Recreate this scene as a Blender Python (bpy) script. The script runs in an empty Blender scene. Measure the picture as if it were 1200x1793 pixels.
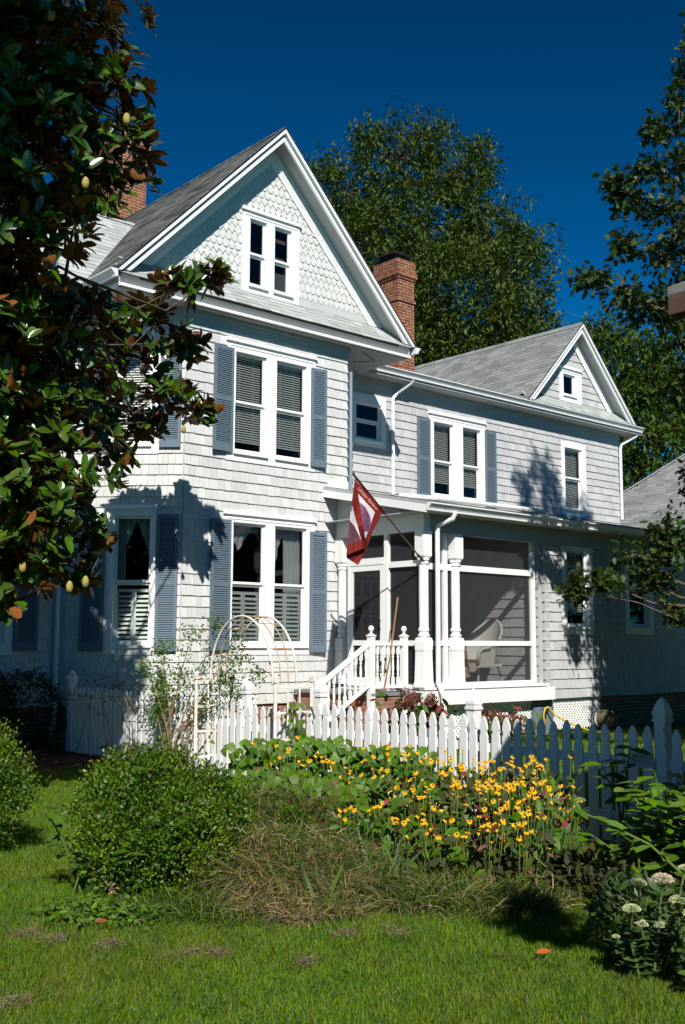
import bpy, math, random
import numpy as np
from mathutils import Matrix, Vector
random.seed(7); rng = np.random.default_rng(11)
S = bpy.context.scene
# ------------------------------------------------------------------ camera
CAM = np.array([-9.4248, -14.5371, 1.65])
_y, _p, _r = (math.radians(v) for v in (41.575, 6.994, 0.236))
_fw = np.array([math.sin(_y), math.cos(_y), 0]); _rt = np.array([math.cos(_y), -math.sin(_y), 0]); _up = np.array([0, 0, 1.])
FW = _fw*math.cos(_p)+_up*math.sin(_p); _U = _up*math.cos(_p)-_fw*math.sin(_p)
RT = _rt*math.cos(_r)+_U*math.sin(_r); UP = _U*math.cos(_r)-_rt*math.sin(_r)
FPX = 1863.4
cd = bpy.data.cameras.new('camera'); co = bpy.data.objects.new('camera', cd); S.collection.objects.link(co)
cd.sensor_fit = 'VERTICAL'; cd.sensor_height = 36; cd.lens = 36*FPX/1793; cd.clip_end = 2000; cd.clip_start = .05
co.matrix_world = Matrix(((RT[0], UP[0], -FW[0], CAM[0]), (RT[1], UP[1], -FW[1], CAM[1]), (RT[2], UP[2], -FW[2], CAM[2]), (0, 0, 0, 1)))
S.camera = co
# ------------------------------------------------------------------ light
SD = Vector((.67, 1, -.96)).normalized()                  # the way sunlight travels
S.view_settings.view_transform = 'Standard'; S.view_settings.look = 'None'
S.view_settings.exposure = .45; S.view_settings.gamma = 1
sl = bpy.data.lights.new('sun', 'SUN'); so = bpy.data.objects.new('sun', sl); S.collection.objects.link(so)
sl.energy = 4.9; sl.angle = math.radians(.5); sl.color = (1, .955, .88)
so.rotation_euler = SD.to_track_quat('-Z', 'Y').to_euler(); so.location = (-20, -30, 30)
W = bpy.data.worlds.new('World'); S.world = W; W.use_nodes = True
nt = W.node_tree; bg = nt.nodes['Background']
sk = nt.nodes.new('ShaderNodeTexSky'); sk.sky_type = 'NISHITA'; sk.sun_disc = False
sk.sun_elevation = math.asin(-SD.z); sk.sun_rotation = math.atan2(-SD.x, -SD.y)
sk.altitude = 2500; sk.air_density = 1.0; sk.dust_density = 0; sk.ozone_density = 5.0
gm = nt.nodes.new('ShaderNodeGamma'); gm.inputs[1].default_value = 1.7              # a deep polarised blue
vm = nt.nodes.new('ShaderNodeVectorMath'); vm.operation = 'MULTIPLY'; vm.inputs[1].default_value = (.006, .222, .200)
nt.links.new(sk.outputs[0], gm.inputs[0]); nt.links.new(gm.outputs[0], vm.inputs[0]); nt.links.new(vm.outputs[0], bg.inputs[0]); bg.inputs[1].default_value = .1

def at(px, py, Z):
    return CAM + (FW + RT*(px-600)/FPX - UP*(py-896.5)/FPX)*Z
def on(px, py, ax, v):
    d = FW + RT*(px-600)/FPX - UP*(py-896.5)/FPX
    return CAM + d*(v-CAM[ax])/d[ax]
def ground(px, py): return on(px, py, 2, 0.)

# ------------------------------------------------------------------ materials
def mat(name, col, rough=.7, spec=.35, rnd=(0, 0, 0), noise=None, bump=None, transl=0, back=None, metal=0, coat=0):
    m = bpy.data.materials.new(name); m.use_nodes = True; t = m.node_tree; N = t.nodes; L = t.links
    b = N['Principled BSDF']; out = N['Material Output']
    b.inputs['Roughness'].default_value = rough; b.inputs['Specular IOR Level'].default_value = spec; b.inputs['Metallic'].default_value = metal
    if coat: b.inputs['Coat Weight'].default_value = coat; b.inputs['Coat Roughness'].default_value = .12
    rgb = N.new('ShaderNodeRGB'); rgb.outputs[0].default_value = (*col, 1); c = rgb.outputs[0]
    geo = N.new('ShaderNodeNewGeometry')
    if noise:
        for (sc, amt, col2, *st) in noise:
            n = N.new('ShaderNodeTexNoise'); n.inputs['Scale'].default_value = sc; n.inputs['Detail'].default_value = 6; n.inputs['Roughness'].default_value = .65
            if st:
                mp = N.new('ShaderNodeMapping'); mp.inputs['Scale'].default_value = st[0]; L.new(geo.outputs['Position'], mp.inputs[0]); L.new(mp.outputs[0], n.inputs['Vector'])
            else: L.new(geo.outputs['Position'], n.inputs['Vector'])
            r = N.new('ShaderNodeMapRange'); r.inputs[1].default_value = .42; r.inputs[2].default_value = .68; r.inputs[4].default_value = amt; L.new(n.outputs[0], r.inputs[0])
            x = N.new('ShaderNodeMix'); x.data_type = 'RGBA'; L.new(r.outputs[0], x.inputs[0]); L.new(c, x.inputs[6]); x.inputs[7].default_value = (*col2, 1); c = x.outputs[2]
    if any(rnd):
        h = N.new('ShaderNodeHueSaturation'); L.new(c, h.inputs['Color']); c = h.outputs[0]
        w = N.new('ShaderNodeTexWhiteNoise'); w.noise_dimensions = '1D'; L.new(geo.outputs['Random Per Island'], w.inputs['W'])
        sp = N.new('ShaderNodeSeparateColor'); L.new(w.outputs['Color'], sp.inputs[0])
        for i, (k, base) in enumerate((('Hue', .5), ('Saturation', 1), ('Value', 1))):
            if rnd[i]:
                r = N.new('ShaderNodeMapRange'); r.inputs[3].default_value = base-rnd[i]; r.inputs[4].default_value = base+rnd[i]
                L.new(sp.outputs[i], r.inputs[0]); L.new(r.outputs[0], h.inputs[k])
    if back:
        x = N.new('ShaderNodeMix'); x.data_type = 'RGBA'; L.new(geo.outputs['Backfacing'], x.inputs[0]); L.new(c, x.inputs[6]); x.inputs[7].default_value = (*back, 1); c = x.outputs[2]
    L.new(c, b.inputs['Base Color'])
    if bump:
        n = N.new('ShaderNodeTexNoise'); n.inputs['Scale'].default_value = bump[0]; n.inputs['Detail'].default_value = 5; L.new(geo.outputs['Position'], n.inputs['Vector'])
        bp = N.new('ShaderNodeBump'); bp.inputs['Strength'].default_value = bump[1]; bp.inputs['Distance'].default_value = .01
        L.new(n.outputs[0], bp.inputs['Height']); L.new(bp.outputs[0], b.inputs['Normal'])
    if transl:
        tr = N.new('ShaderNodeBsdfTranslucent'); L.new(c, tr.inputs[0]); mx = N.new('ShaderNodeMixShader'); mx.inputs[0].default_value = transl
        L.new(b.outputs[0], mx.inputs[1]); L.new(tr.outputs[0], mx.inputs[2]); L.new(mx.outputs[0], out.inputs[0])
    return m
def brick_mat(name, c1, c2, mortar, bw=.21, bh=.07):
    m = bpy.data.materials.new(name); m.use_nodes = True; t = m.node_tree; N = t.nodes; L = t.links; b = N['Principled BSDF']
    g = N.new('ShaderNodeNewGeometry'); s = N.new('ShaderNodeSeparateXYZ'); L.new(g.outputs['Position'], s.inputs[0])
    a = N.new('ShaderNodeMath'); L.new(s.outputs[0], a.inputs[0]); L.new(s.outputs[1], a.inputs[1])
    c = N.new('ShaderNodeCombineXYZ'); L.new(a.outputs[0], c.inputs[0]); L.new(s.outputs[2], c.inputs[1])
    k = N.new('ShaderNodeTexBrick'); L.new(c.outputs[0], k.inputs[0]); k.inputs['Scale'].default_value = 1
    k.inputs['Brick Width'].default_value = bw; k.inputs['Row Height'].default_value = bh; k.inputs['Mortar Size'].default_value = .0065; k.inputs['Mortar Smooth'].default_value = .2
    k.inputs['Color1'].default_value = (*c1, 1); k.inputs['Color2'].default_value = (*c2, 1); k.inputs['Mortar'].default_value = (*mortar, 1); k.inputs['Bias'].default_value = -.1
    n = N.new('ShaderNodeTexNoise'); n.inputs['Scale'].default_value = 7; n.inputs['Detail'].default_value = 6; L.new(g.outputs['Position'], n.inputs['Vector'])
    x = N.new('ShaderNodeMix'); x.data_type = 'RGBA'; x.blend_type = 'MULTIPLY'; x.inputs[0].default_value = .8
    r = N.new('ShaderNodeMapRange'); r.inputs[1].default_value = .3; r.inputs[2].default_value = .7; r.inputs[3].default_value = .45; r.inputs[4].default_value = 1.2; L.new(n.outputs[0], r.inputs[0])
    L.new(k.outputs['Color'], x.inputs[6]); L.new(r.outputs[0], x.inputs[7]); L.new(x.outputs[2], b.inputs['Base Color'])
    bp = N.new('ShaderNodeBump'); bp.inputs['Strength'].default_value = .6; bp.inputs['Distance'].default_value = .01; bp.invert = True
    L.new(k.outputs['Fac'], bp.inputs['Height']); L.new(bp.outputs[0], b.inputs['Normal']); b.inputs['Roughness'].default_value = .9
    return m
def see_through(name, fac, col, glossy=False):
    m = bpy.data.materials.new(name); m.use_nodes = True; t = m.node_tree; N = t.nodes; L = t.links; N.remove(N['Principled BSDF'])
    tr = N.new('ShaderNodeBsdfTransparent'); mx = N.new('ShaderNodeMixShader'); L.new(mx.outputs[0], N['Material Output'].inputs[0])
    L.new(tr.outputs[0], mx.inputs[1])
    if glossy:
        g = N.new('ShaderNodeBsdfGlossy'); g.inputs['Roughness'].default_value = .02; g.inputs['Color'].default_value = (*col, 1); L.new(g.outputs[0], mx.inputs[2])
        f = N.new('ShaderNodeFresnel'); f.inputs[0].default_value = 1.5
        a = N.new('ShaderNodeMath'); a.operation = 'MULTIPLY_ADD'; a.inputs[1].default_value = .75; a.inputs[2].default_value = fac; L.new(f.outputs[0], a.inputs[0]); L.new(a.outputs[0], mx.inputs[0])
        tr.inputs[0].default_value = (.86, .9, .88, 1)
    else:
        d = N.new('ShaderNodeBsdfDiffuse'); d.inputs[0].default_value = (*col, 1); L.new(d.outputs[0], mx.inputs[2]); mx.inputs[0].default_value = fac
    return m
M = {}
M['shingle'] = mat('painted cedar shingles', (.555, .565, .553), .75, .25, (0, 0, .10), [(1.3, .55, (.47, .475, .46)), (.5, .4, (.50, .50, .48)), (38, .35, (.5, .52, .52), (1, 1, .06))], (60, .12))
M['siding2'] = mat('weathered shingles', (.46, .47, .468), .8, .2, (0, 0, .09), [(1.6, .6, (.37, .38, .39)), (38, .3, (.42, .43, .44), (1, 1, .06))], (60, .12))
M['scale'] = mat('cut shingles', (.57, .575, .555), .75, .25, (0, 0, .05), [(38, .35, (.5, .52, .52), (1, 1, .06))], (60, .1))
M['white'] = mat('white trim paint', (.80, .81, .80), .5, .4, (0, 0, 0), [(3, .35, (.70, .71, .70)), (24, .15, (.6, .6, .58))], (30, .05))
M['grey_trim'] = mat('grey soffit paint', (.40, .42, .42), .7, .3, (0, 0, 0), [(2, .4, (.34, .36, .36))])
M['blue'] = mat('blue grey shutter paint', (.105, .150, .195), .55, .35, (0, 0, 0), [(4, .4, (.13, .18, .225)), (30, .25, (.17, .215, .25))])
M['roof_dark'] = mat('old asphalt shingles', (.115, .118, .112), .95, .1, (0, 0, .42), [(.9, .8, (.05, .05, .046), (1, 1, .35)), (14, .5, (.20, .21, .20))], (120, .3))
M['roof_mid'] = mat('grey asphalt shingles', (.21, .22, .215), .95, .15, (0, 0, .22), [(.8, .5, (.15, .155, .15)), (14, .4, (.28, .29, .28))], (120, .3))
M['roof_light'] = mat('pale asphalt shingles', (.36, .39, .37), .95, .15, (0, 0, .18), [(1.2, .5, (.28, .30, .29)), (14, .4, (.42, .44, .42))], (120, .3))
M['brick'] = brick_mat('chimney brick', (.26, .075, .022), (.15, .043, .018), (.40, .31, .23))
M['brick2'] = brick_mat('foundation brick', (.25, .085, .05), (.32, .13, .08), (.34, .27, .22))
M['pier'] = brick_mat('painted pier brick', (.13, .17, .22), (.12, .16, .2), (.15, .19, .24))
M['glass'] = see_through('window glass', .0, (.9, .95, 1), True)
M['screen'] = see_through('insect screen', .25, (.06, .066, .066))
M['room'] = mat('unlit room', (.035, .03, .026), .9, .1)
M['blind'] = mat('window blind', (.78, .76, .70), .6, .3)
M['mint'] = mat('interior shutter paint', (.70, .73, .69), .5, .4)
M['curtain'] = mat('lace curtain', (.68, .70, .68), .9, .1, transl=.25)
M['metal_white'] = mat('white gutter enamel', (.72, .74, .75), .4, .5, (0, 0, 0), [(5, .5, (.58, .6, .6))])
M['pipe_blue'] = mat('blue grey pipe', (.2, .27, .33), .5, .4)
M['black'] = mat('black metal', (.012, .012, .015), .5, .4)
M['porch_floor'] = mat('grey porch boards', (.2, .2, .2), .7, .3)
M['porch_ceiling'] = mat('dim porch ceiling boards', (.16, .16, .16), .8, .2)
M['rust'] = mat('rusting white tube', (.78, .77, .74), .6, .3, (0, 0, 0), [(4, .45, (.46, .25, .10)), (17, .3, (.40, .20, .08))])
M['rusty'] = mat('rusted tube', (.40, .22, .11), .8, .2, (0, 0, 0), [(5, .9, (.66, .6, .52))])
M['fence'] = mat('white fence paint', (.78, .79, .785), .55, .35, (0, 0, .06), [(4, .4, (.66, .67, .64)), (40, .25, (.62, .62, .58), (1, 1, .08))], (40, .08))
M['sage'] = mat('sign face', (.45, .48, .46), .6, .3)
M['letter'] = mat('red brown lettering', (.13, .03, .025), .7, .2)
M['red'] = mat('red flag cloth', (.24, .028, .022), .85, .15, (0, 0, 0), [(14, .7, (.17, .018, .017))], transl=.3)
M['dark_red'] = mat('dark red flag cloth', (.10, .010, .012), .85, .15, (0, 0, 0), [(14, .7, (.06, .008, .01))], transl=.2)
M['flag_white'] = mat('pale flag cloth', (.78, .70, .76), .85, .15, transl=.3)
M['purple'] = mat('purple dog fur print', (.20, .075, .16), .85, .15, (0, 0, 0), [(22, .8, (.32, .16, .27)), (9, .5, (.11, .035, .08))], transl=.3)
M['plum'] = mat('plum dog fur print', (.13, .045, .065), .85, .15, (0, 0, 0), [(18, .7, (.2, .09, .11))], transl=.3)
M['flag_text'] = mat('pink lettering print', (.72, .42, .36), .85, .15)
M['brass'] = mat('bronze pole', (.11, .085, .045), .35, .5, metal=.6)
M['yellow_hose'] = mat('yellow hose', (.62, .42, .01), .4, .5)
M['wicker'] = mat('white wicker', (.62, .61, .57), .7, .3, (0, 0, 0), [(60, .5, (.4, .39, .36))], (90, .5))
M['cloth'] = mat('rose print tablecloth', (.42, .22, .19), .9, .1, (0, 0, 0), [(9, .9, (.55, .47, .42)), (16, .7, (.3, .05, .05))])
M['cushion'] = mat('brown floral cushion', (.25, .1, .06), .9, .1, (0, 0, 0), [(20, .8, (.4, .3, .2))])
M['olive'] = mat('olive cushion cloth', (.12, .11, .06), .9, .1)
M['wood'] = mat('bare wood handle', (.28, .13, .07), .6, .3)
M['brown_eave'] = mat('brown eave boards', (.085, .05, .038), .8, .2, (0, 0, 0), [(6, .6, (.13, .085, .068), (.3, 1, 1))])
M['tan_wall'] = mat('tan shed wall', (.3, .25, .2), .8, .2)
M['terracotta'] = mat('terracotta', (.4, .12, .05), .8, .2)
# plants
M['magnolia'] = mat('magnolia leaf', (.042, .088, .008), .27, .5, (.02, .2, .45), back=(.19, .070, .018), transl=.06)
M['pod'] = mat('magnolia seed pod', (.42, .36, .10), .8, .2, (.02, .1, .15), [(60, .7, (.25, .2, .05))], (90, .8))
M['bark'] = mat('grey brown bark', (.12, .095, .075), .9, .1, (0, 0, 0), [(6, .7, (.05, .04, .03), (1, 1, .3))], (20, .8))
M['twig'] = mat('pale twig', (.2, .14, .085), .85, .15)
M['oak'] = mat('oak leaf', (.034, .060, .010), .5, .25, (.03, .2, .4), transl=.22)
M['pecan'] = mat('pecan leaf', (.058, .090, .010), .6, .25, (.02, .2, .4), transl=.2)
M['bright_tree'] = mat('light green tree leaf', (.055, .098, .010), .6, .25, (.03, .2, .45), transl=.3)
M['boxwood'] = mat('boxwood leaf', (.052, .112, .004), .45, .3, (.035, .2, .55), [(2.2, .65, (.16, .22, .006))], transl=.22)
M['lawn'] = mat('lawn soil and thatch', (.085, .115, .028), .95, .1, (0, 0, 0), [(1.1, .6, (.05, .07, .018)), (24, .5, (.10, .095, .04))])
M['grass'] = mat('lawn grass blades', (.135, .235, .016), .6, .15, (.045, .25, .5), [(.9, .8, (.175, .235, .022)), (.35, .6, (.15, .19, .028)), (3, .7, (.075, .165, .010))], transl=.35)
M['tall_grass'] = mat('tall green grass', (.075, .125, .018), .6, .25, (.03, .25, .4), transl=.3)
M['dry'] = mat('dry grass', (.27, .20, .10), .9, .1, (.02, .3, .45), transl=.2)
M['mulch'] = mat('leaf mulch', (.085, .048, .032), .95, .1, (0, 0, .4), [(14, .9, (.04, .02, .015)), (30, .6, (.2, .12, .08))], (30, 1))
M['dead_leaf'] = mat('fallen dead leaf', (.33, .12, .035), .7, .25, (.02, .2, .4), transl=.1)
M['orange_leaf'] = mat('orange fallen leaf', (.5, .15, .025), .6, .3, (.01, .1, .2), transl=.2)
M['thatch'] = mat('raked thatch', (.17, .125, .085), .95, .1, (.01, .2, .4))
M['petal'] = mat('yellow petals', (.82, .45, .008), .6, .25, (.012, .1, .15), transl=.25)
M['cone'] = mat('dark flower cone', (.035, .014, .008), .8, .2)
M['leaf'] = mat('garden leaf', (.060, .135, .008), .5, .35, (.025, .2, .4), transl=.3)
M['leaf_bright'] = mat('vine leaf', (.085, .17, .014), .5, .35, (.02, .15, .35), transl=.35)
M['leaf_dark'] = mat('dark weathered leaf', (.045, .052, .013), .8, .3, (.05, .3, .4), transl=.2)
M['bigleaf'] = mat('broad shrub leaf', (.085, .17, .010), .45, .4, (.02, .2, .35), transl=.25)
M['stem'] = mat('green stem', (.09, .13, .03), .7, .2, (.02, .2, .3))
M['cream'] = mat('cream sedum florets', (.50, .54, .30), .85, .1, (.02, .2, .22), transl=.15)
M['pinkcream'] = mat('pink cream sedum florets', (.60, .52, .38), .85, .1, (.015, .2, .2), transl=.15)
M['sedumleaf'] = mat('sedum leaf', (.05, .095, .022), .5, .35, (.015, .15, .35), transl=.2)
M['rusthead'] = mat('faded hydrangea florets', (.17, .06, .045), .9, .1, (.03, .2, .4), transl=.15)
M['iris'] = mat('iris blade', (.085, .14, .04), .45, .35, (.02, .2, .3), transl=.3)

# ------------------------------------------------------------------ object helpers
COL = S.collection
class MB:
    def __init__(s): s.v = []; s.f = []; s.m = []
    def add(s, vs, fs, mi=0):
        o = len(s.v); s.v.extend([tuple(map(float, v)) for v in vs]); s.f.extend([tuple(i+o for i in f) for f in fs]); s.m.extend([mi]*len(fs))
    def box(s, x0, x1, y0, y1, z0, z1, mi=0, fr=None):
        P = [(x0, y0, z0), (x1, y0, z0), (x1, y1, z0), (x0, y1, z0), (x0, y0, z1), (x1, y0, z1), (x1, y1, z1), (x0, y1, z1)]
        if fr: P = [fr(*p) for p in P]
        s.add(P, [(0, 3, 2, 1), (4, 5, 6, 7), (0, 1, 5, 4), (1, 2, 6, 5), (2, 3, 7, 6), (3, 0, 4, 7)], mi)
    def beam(s, a, b, w, h, mi=0, up=(0, 0, 1)):
        a = np.array(a, float); b = np.array(b, float); d = (b-a)/np.linalg.norm(b-a); u = np.array(up, float)
        x = np.cross(d, u)
        if np.linalg.norm(x) < 1e-6: x = np.array([1., 0, 0])
        x /= np.linalg.norm(x); z = np.cross(x, d)
        P = [p + x*sx*w/2 + z*sz*h/2 for p in (a, b) for sx, sz in ((-1, -1), (1, -1), (1, 1), (-1, 1))]
        s.add(P, [(0, 3, 2, 1), (4, 5, 6, 7), (0, 1, 5, 4), (1, 2, 6, 5), (2, 3, 7, 6), (3, 0, 4, 7)], mi)
    def prism(s, pts, ax, a, b, mi=0):
        n = len(pts)
        def e(p, t): return (t, p[0], p[1]) if ax == 0 else (p[0], t, p[1]) if ax == 1 else (p[0], p[1], t)
        s.add([e(p, a) for p in pts]+[e(p, b) for p in pts], [tuple(range(n)), tuple(range(2*n-1, n-1, -1))]+[(i, i+n, (i+1) % n+n, (i+1) % n) for i in range(n)], mi)
    def tube(s, path, r, n=8, mi=0, cap=True):
        path = [np.array(p, float) for p in path]; rs = r if hasattr(r, '__len__') else [r]*len(path); V = []; pu = None
        for i, p in enumerate(path):
            d = path[min(i+1, len(path)-1)]-path[max(i-1, 0)]; d = d/(np.linalg.norm(d)+1e-9)
            u = pu if pu is not None else (np.array([0, 0, 1.]) if abs(d[2]) < .9 else np.array([1., 0, 0]))
            u = u-d*(u@d); u /= np.linalg.norm(u)+1e-9; pu = u; w = np.cross(d, u)
            for k in range(n): a = 2*math.pi*k/n; V.append(p+rs[i]*(u*math.cos(a)+w*math.sin(a)))
        F = [(i*n+k, i*n+(k+1) % n, (i+1)*n+(k+1) % n, (i+1)*n+k) for i in range(len(path)-1) for k in range(n)]
        if cap: F += [tuple(range(n-1, -1, -1)), tuple((len(path)-1)*n+k for k in range(n))]
        s.add(V, F, mi)
    def lathe(s, c, prof, n=14, mi=0, rot=0):
        V = [(c[0]+r*math.cos(2*math.pi*k/n+rot), c[1]+r*math.sin(2*math.pi*k/n+rot), c[2]+z) for r, z in prof for k in range(n)]
        F = [(i*n+k, i*n+(k+1) % n, (i+1)*n+(k+1) % n, (i+1)*n+k) for i in range(len(prof)-1) for k in range(n)]
        F += [tuple(range(n-1, -1, -1)), tuple((len(prof)-1)*n+k for k in range(n))]
        s.add(V, F, mi)
    def build(s, name, mats, parent=None, smooth=False, loc=None):
        me = bpy.data.meshes.new(name); V = s.v
        if loc is not None: V = [(v[0]-loc[0], v[1]-loc[1], v[2]-loc[2]) for v in V]
        me.from_pydata(V, [], s.f)
        return link(name, me, mats, parent, smooth, s.m, loc)
def link(name, me, mats, parent=None, smooth=False, mi=None, loc=None):
    if not isinstance(mats, (list, tuple)): mats = [mats]
    for m in mats: me.materials.append(m)
    if mi is not None and len(mats) > 1: me.polygons.foreach_set('material_index', np.array(mi, dtype=np.int32))
    if smooth: me.polygons.foreach_set('use_smooth', np.ones(len(me.polygons), dtype=bool))
    me.update()
    o = bpy.data.objects.new(name, me); COL.objects.link(o)
    if loc is not None: o.location = loc
    if parent: put(o, parent)
    return o
def put(o, p):
    o.parent = p
    w = Vector((0, 0, 0)); q = p
    while q: w += q.location; q = q.parent
    if o.type == 'MESH' and not o.get('local'): o.location = Vector(o.location)-w
def tag(o, label, cat, group=None, kind=None):
    if label: o['label'] = label
    if cat: o['category'] = cat
    if group: o['group'] = group
    if kind: o['kind'] = kind
    return o
def thing(name, loc, label, cat, group=None):
    o = bpy.data.objects.new(name, None); COL.objects.link(o); o.location = loc; o.empty_display_size = .2
    return tag(o, label, cat, group)
def copy_tree(o, parent=None):
    c = o.copy(); COL.objects.link(c)
    if parent: c.parent = parent
    for ch in list(o.children): copy_tree(ch, c)
    return c
# ---- leaves, vectorised
def tmpl(ws, fold=.06, curl=.08, ys=None):
    n = len(ws); ys = ys or [i/(n-1) for i in range(n)]; V = []
    for w, y in zip(ws, ys):
        z = -curl*y*y*4/4; V += [(-w, y, z+fold*w/max(ws)), (0, y, z), (w, y, z+fold*w/max(ws))]
    F = []
    for i in range(n-1):
        a = 3*i; F += [(a, a+1, a+4, a+3), (a+1, a+2, a+5, a+4)]
    return np.array(V, float), F
T_OVAL = tmpl([.03, .2, .23, .15, .01], .05, .12, [0, .28, .52, .8, 1])
T_MAG = tmpl([.03, .17, .215, .16, .012], .07, .10, [0, .25, .52, .82, 1])
T_SMALL = (np.array([(0, 0, 0), (.3, .5, .06), (0, 1, 0), (-.3, .5, .06)], float), [(0, 1, 2, 3)])
T_NARROW = (np.array([(0, 0, 0), (.15, .45, .03), (0, 1, -.05), (-.15, .45, .03)], float), [(0, 1, 2, 3)])
T_HEART = tmpl([.16, .40, .36, .2, .01], .08, .15, [-.12, .08, .4, .75, 1.05])
T_OAK = (np.array([(0, 0, 0), (.09, .22, 0), (.34, .26, .05), (.14, .40, 0), (.47, .55, .06), (.15, .62, 0), (.24, .86, .02), (0, 1.05, -.05), (-.24, .86, .02), (-.15, .62, 0), (-.47, .55, .06), (-.14, .40, 0), (-.34, .26, .05), (-.09, .22, 0)], float),
         [(0, 1, 13), (1, 2, 3), (1, 3, 11, 13), (3, 4, 5), (3, 5, 9, 11), (5, 6, 7), (5, 7, 9), (7, 8, 9), (9, 10, 11), (11, 12, 13)])
T_BLADE = (np.array([(-.5, 0, 0), (.5, 0, 0), (.42, .5, .10), (-.42, .5, .10), (0, 1, .38)], float), [(0, 1, 2, 3), (3, 2, 4)])
def arc_blade(th, n=5, tw=.0):
    V = []; 
    for i in range(n+1):
        t = i/n; w = .5*(1-t**2*.96); V += [(-w, math.sin(th*t)/th, (1-math.cos(th*t))/th), (w, math.sin(th*t)/th, (1-math.cos(th*t))/th)]
    return np.array(V), [(2*i, 2*i+1, 2*i+3, 2*i+2) for i in range(n)]
T_ARC = arc_blade(1.9)
def unit(a): return a/(np.linalg.norm(a, axis=-1, keepdims=True)+1e-9)
def leaf_mesh(name, P, D, N, L, T, mats, parent=None, width=None, mi=None, smooth=False):
    tv, tf = T; n = len(P); D = unit(np.asarray(D, float)); N = np.asarray(N, float)
    Sd = unit(np.cross(D, N)); N = np.cross(Sd, D); L = np.broadcast_to(np.asarray(L, float), (n,)); Wd = L if width is None else np.broadcast_to(np.asarray(width, float), (n,))
    V = (P[:, None, :] + Sd[:, None, :]*(tv[None, :, 0:1]*Wd[:, None, None]) + D[:, None, :]*(tv[None, :, 1:2]*L[:, None, None]) + N[:, None, :]*(tv[None, :, 2:3]*L[:, None, None])).reshape(-1, 3)
    if parent is not None:
        q = parent; w = np.zeros(3)
        while q: w += np.array(q.location); q = q.parent
        V = V-w
    k = len(tv); me = bpy.data.meshes.new(name); me.vertices.add(len(V)); me.vertices.foreach_set('co', V.astype(np.float32).ravel())
    sizes = np.array([len(f) for f in tf]); flat = np.concatenate([np.array(f) for f in tf])
    li = (flat[None, :] + (np.arange(n)*k)[:, None]).ravel(); tot = np.tile(sizes, n)
    me.loops.add(len(li)); me.loops.foreach_set('vertex_index', li.astype(np.int32)); me.polygons.add(len(tot))
    st = np.concatenate([[0], np.cumsum(tot)[:-1]]); me.polygons.foreach_set('loop_start', st.astype(np.int32))
    try: me.polygons.foreach_set('loop_total', tot.astype(np.int32))
    except Exception: pass
    if not isinstance(mats, (list, tuple)): mats = [mats]
    for m in mats: me.materials.append(m)
    if mi is not None: me.polygons.foreach_set('material_index', np.repeat(mi, len(tf)).astype(np.int32))
    if smooth: me.polygons.foreach_set('use_smooth', np.ones(len(tot), dtype=bool))
    me.update(calc_edges=True); me.validate()
    o = bpy.data.objects.new(name, me); COL.objects.link(o)
    if parent is not None: o.parent = parent
    return o
def rdir(n): return unit(rng.normal(size=(n, 3)))
def clouds(ells, per_m3, k, spread, shell=.5):
    """cluster centres in ellipsoids given as (centre, (right, depth, up) radii); returns centres, outward dirs"""
    C, O = [], []
    for c, r in ells:
        r = np.array(r, float); n = max(14, int(per_m3*4.19*r.prod()))
        d = rdir(n); rad = (shell**3+(1-shell**3)*rng.random(n))**(1/3); rad *= 1+.16*rng.normal(size=n)
        q = d*rad[:, None]; p = RT*q[:, :1]*r[0]+_fw*q[:, 1:2]*r[1]+np.array([0, 0, 1.])*q[:, 2:3]*r[2]
        C.append(np.array(c)+p); O.append(unit(p))
    return np.concatenate(C), np.concatenate(O)

# ------------------------------------------------------------------ ground
def sheet(name, poly, z, m):
    mb = MB(); mb.add([(x, y, z) for x, y in poly], [tuple(range(len(poly)))]); o = mb.build(name, m); o['kind'] = 'structure'; return o
sheet('lawn', [(-250, -250), (250, -250), (250, 250), (-250, 250)], 0, M['lawn'])
mul = [(-7, 1.3), (-6.2, -.5), (-4.6, -1.6), (-3.4, -1.75), (-2.4, -1.9), (-1.75, -2.2), (-1.5, -1.0), (-1.4, 1.3)]
sheet('mulch_bed', mul, .012, M['mulch'])

# ------------------------------------------------------------------ house
house = thing('house', (0, 0, 0), 'pale grey shingled two-storey house with blue shutters, two gables and a screened porch', 'house')
class Fr:
    def __init__(s, o, u, n): s.o = np.array(o, float); s.u = np.array(u, float); s.n = np.array(n, float)
    def __call__(s, a, d, z): return tuple(s.o+s.u*a+s.n*d+np.array([0, 0, z]))
r2 = math.sqrt(.5); WB = 3.562; CH = 1.397; LC = CH/r2
fF = Fr((0, 0, 0), (1, 0, 0), (0, -1, 0))                  # bay front
fL = Fr((-CH, CH, 0), (r2, -r2, 0), (-r2, -r2, 0))         # bay left cant
fR = Fr((WB, 0, 0), (r2, r2, 0), (r2, -r2, 0))             # bay right cant
fW = Fr((0, CH, 0), (1, 0, 0), (0, -1, 0))                 # right wing front
fB = Fr((0, CH, 0), (1, 0, 0), (0, -1, 0))
fK = Fr((0, -2.19, 0), (1, 0, 0), (0, -1, 0))              # one-storey room front
fE = Fr((6.40, -2.19, 0), (0, 1, 0), (-1, 0, 0))           # porch end wall
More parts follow.
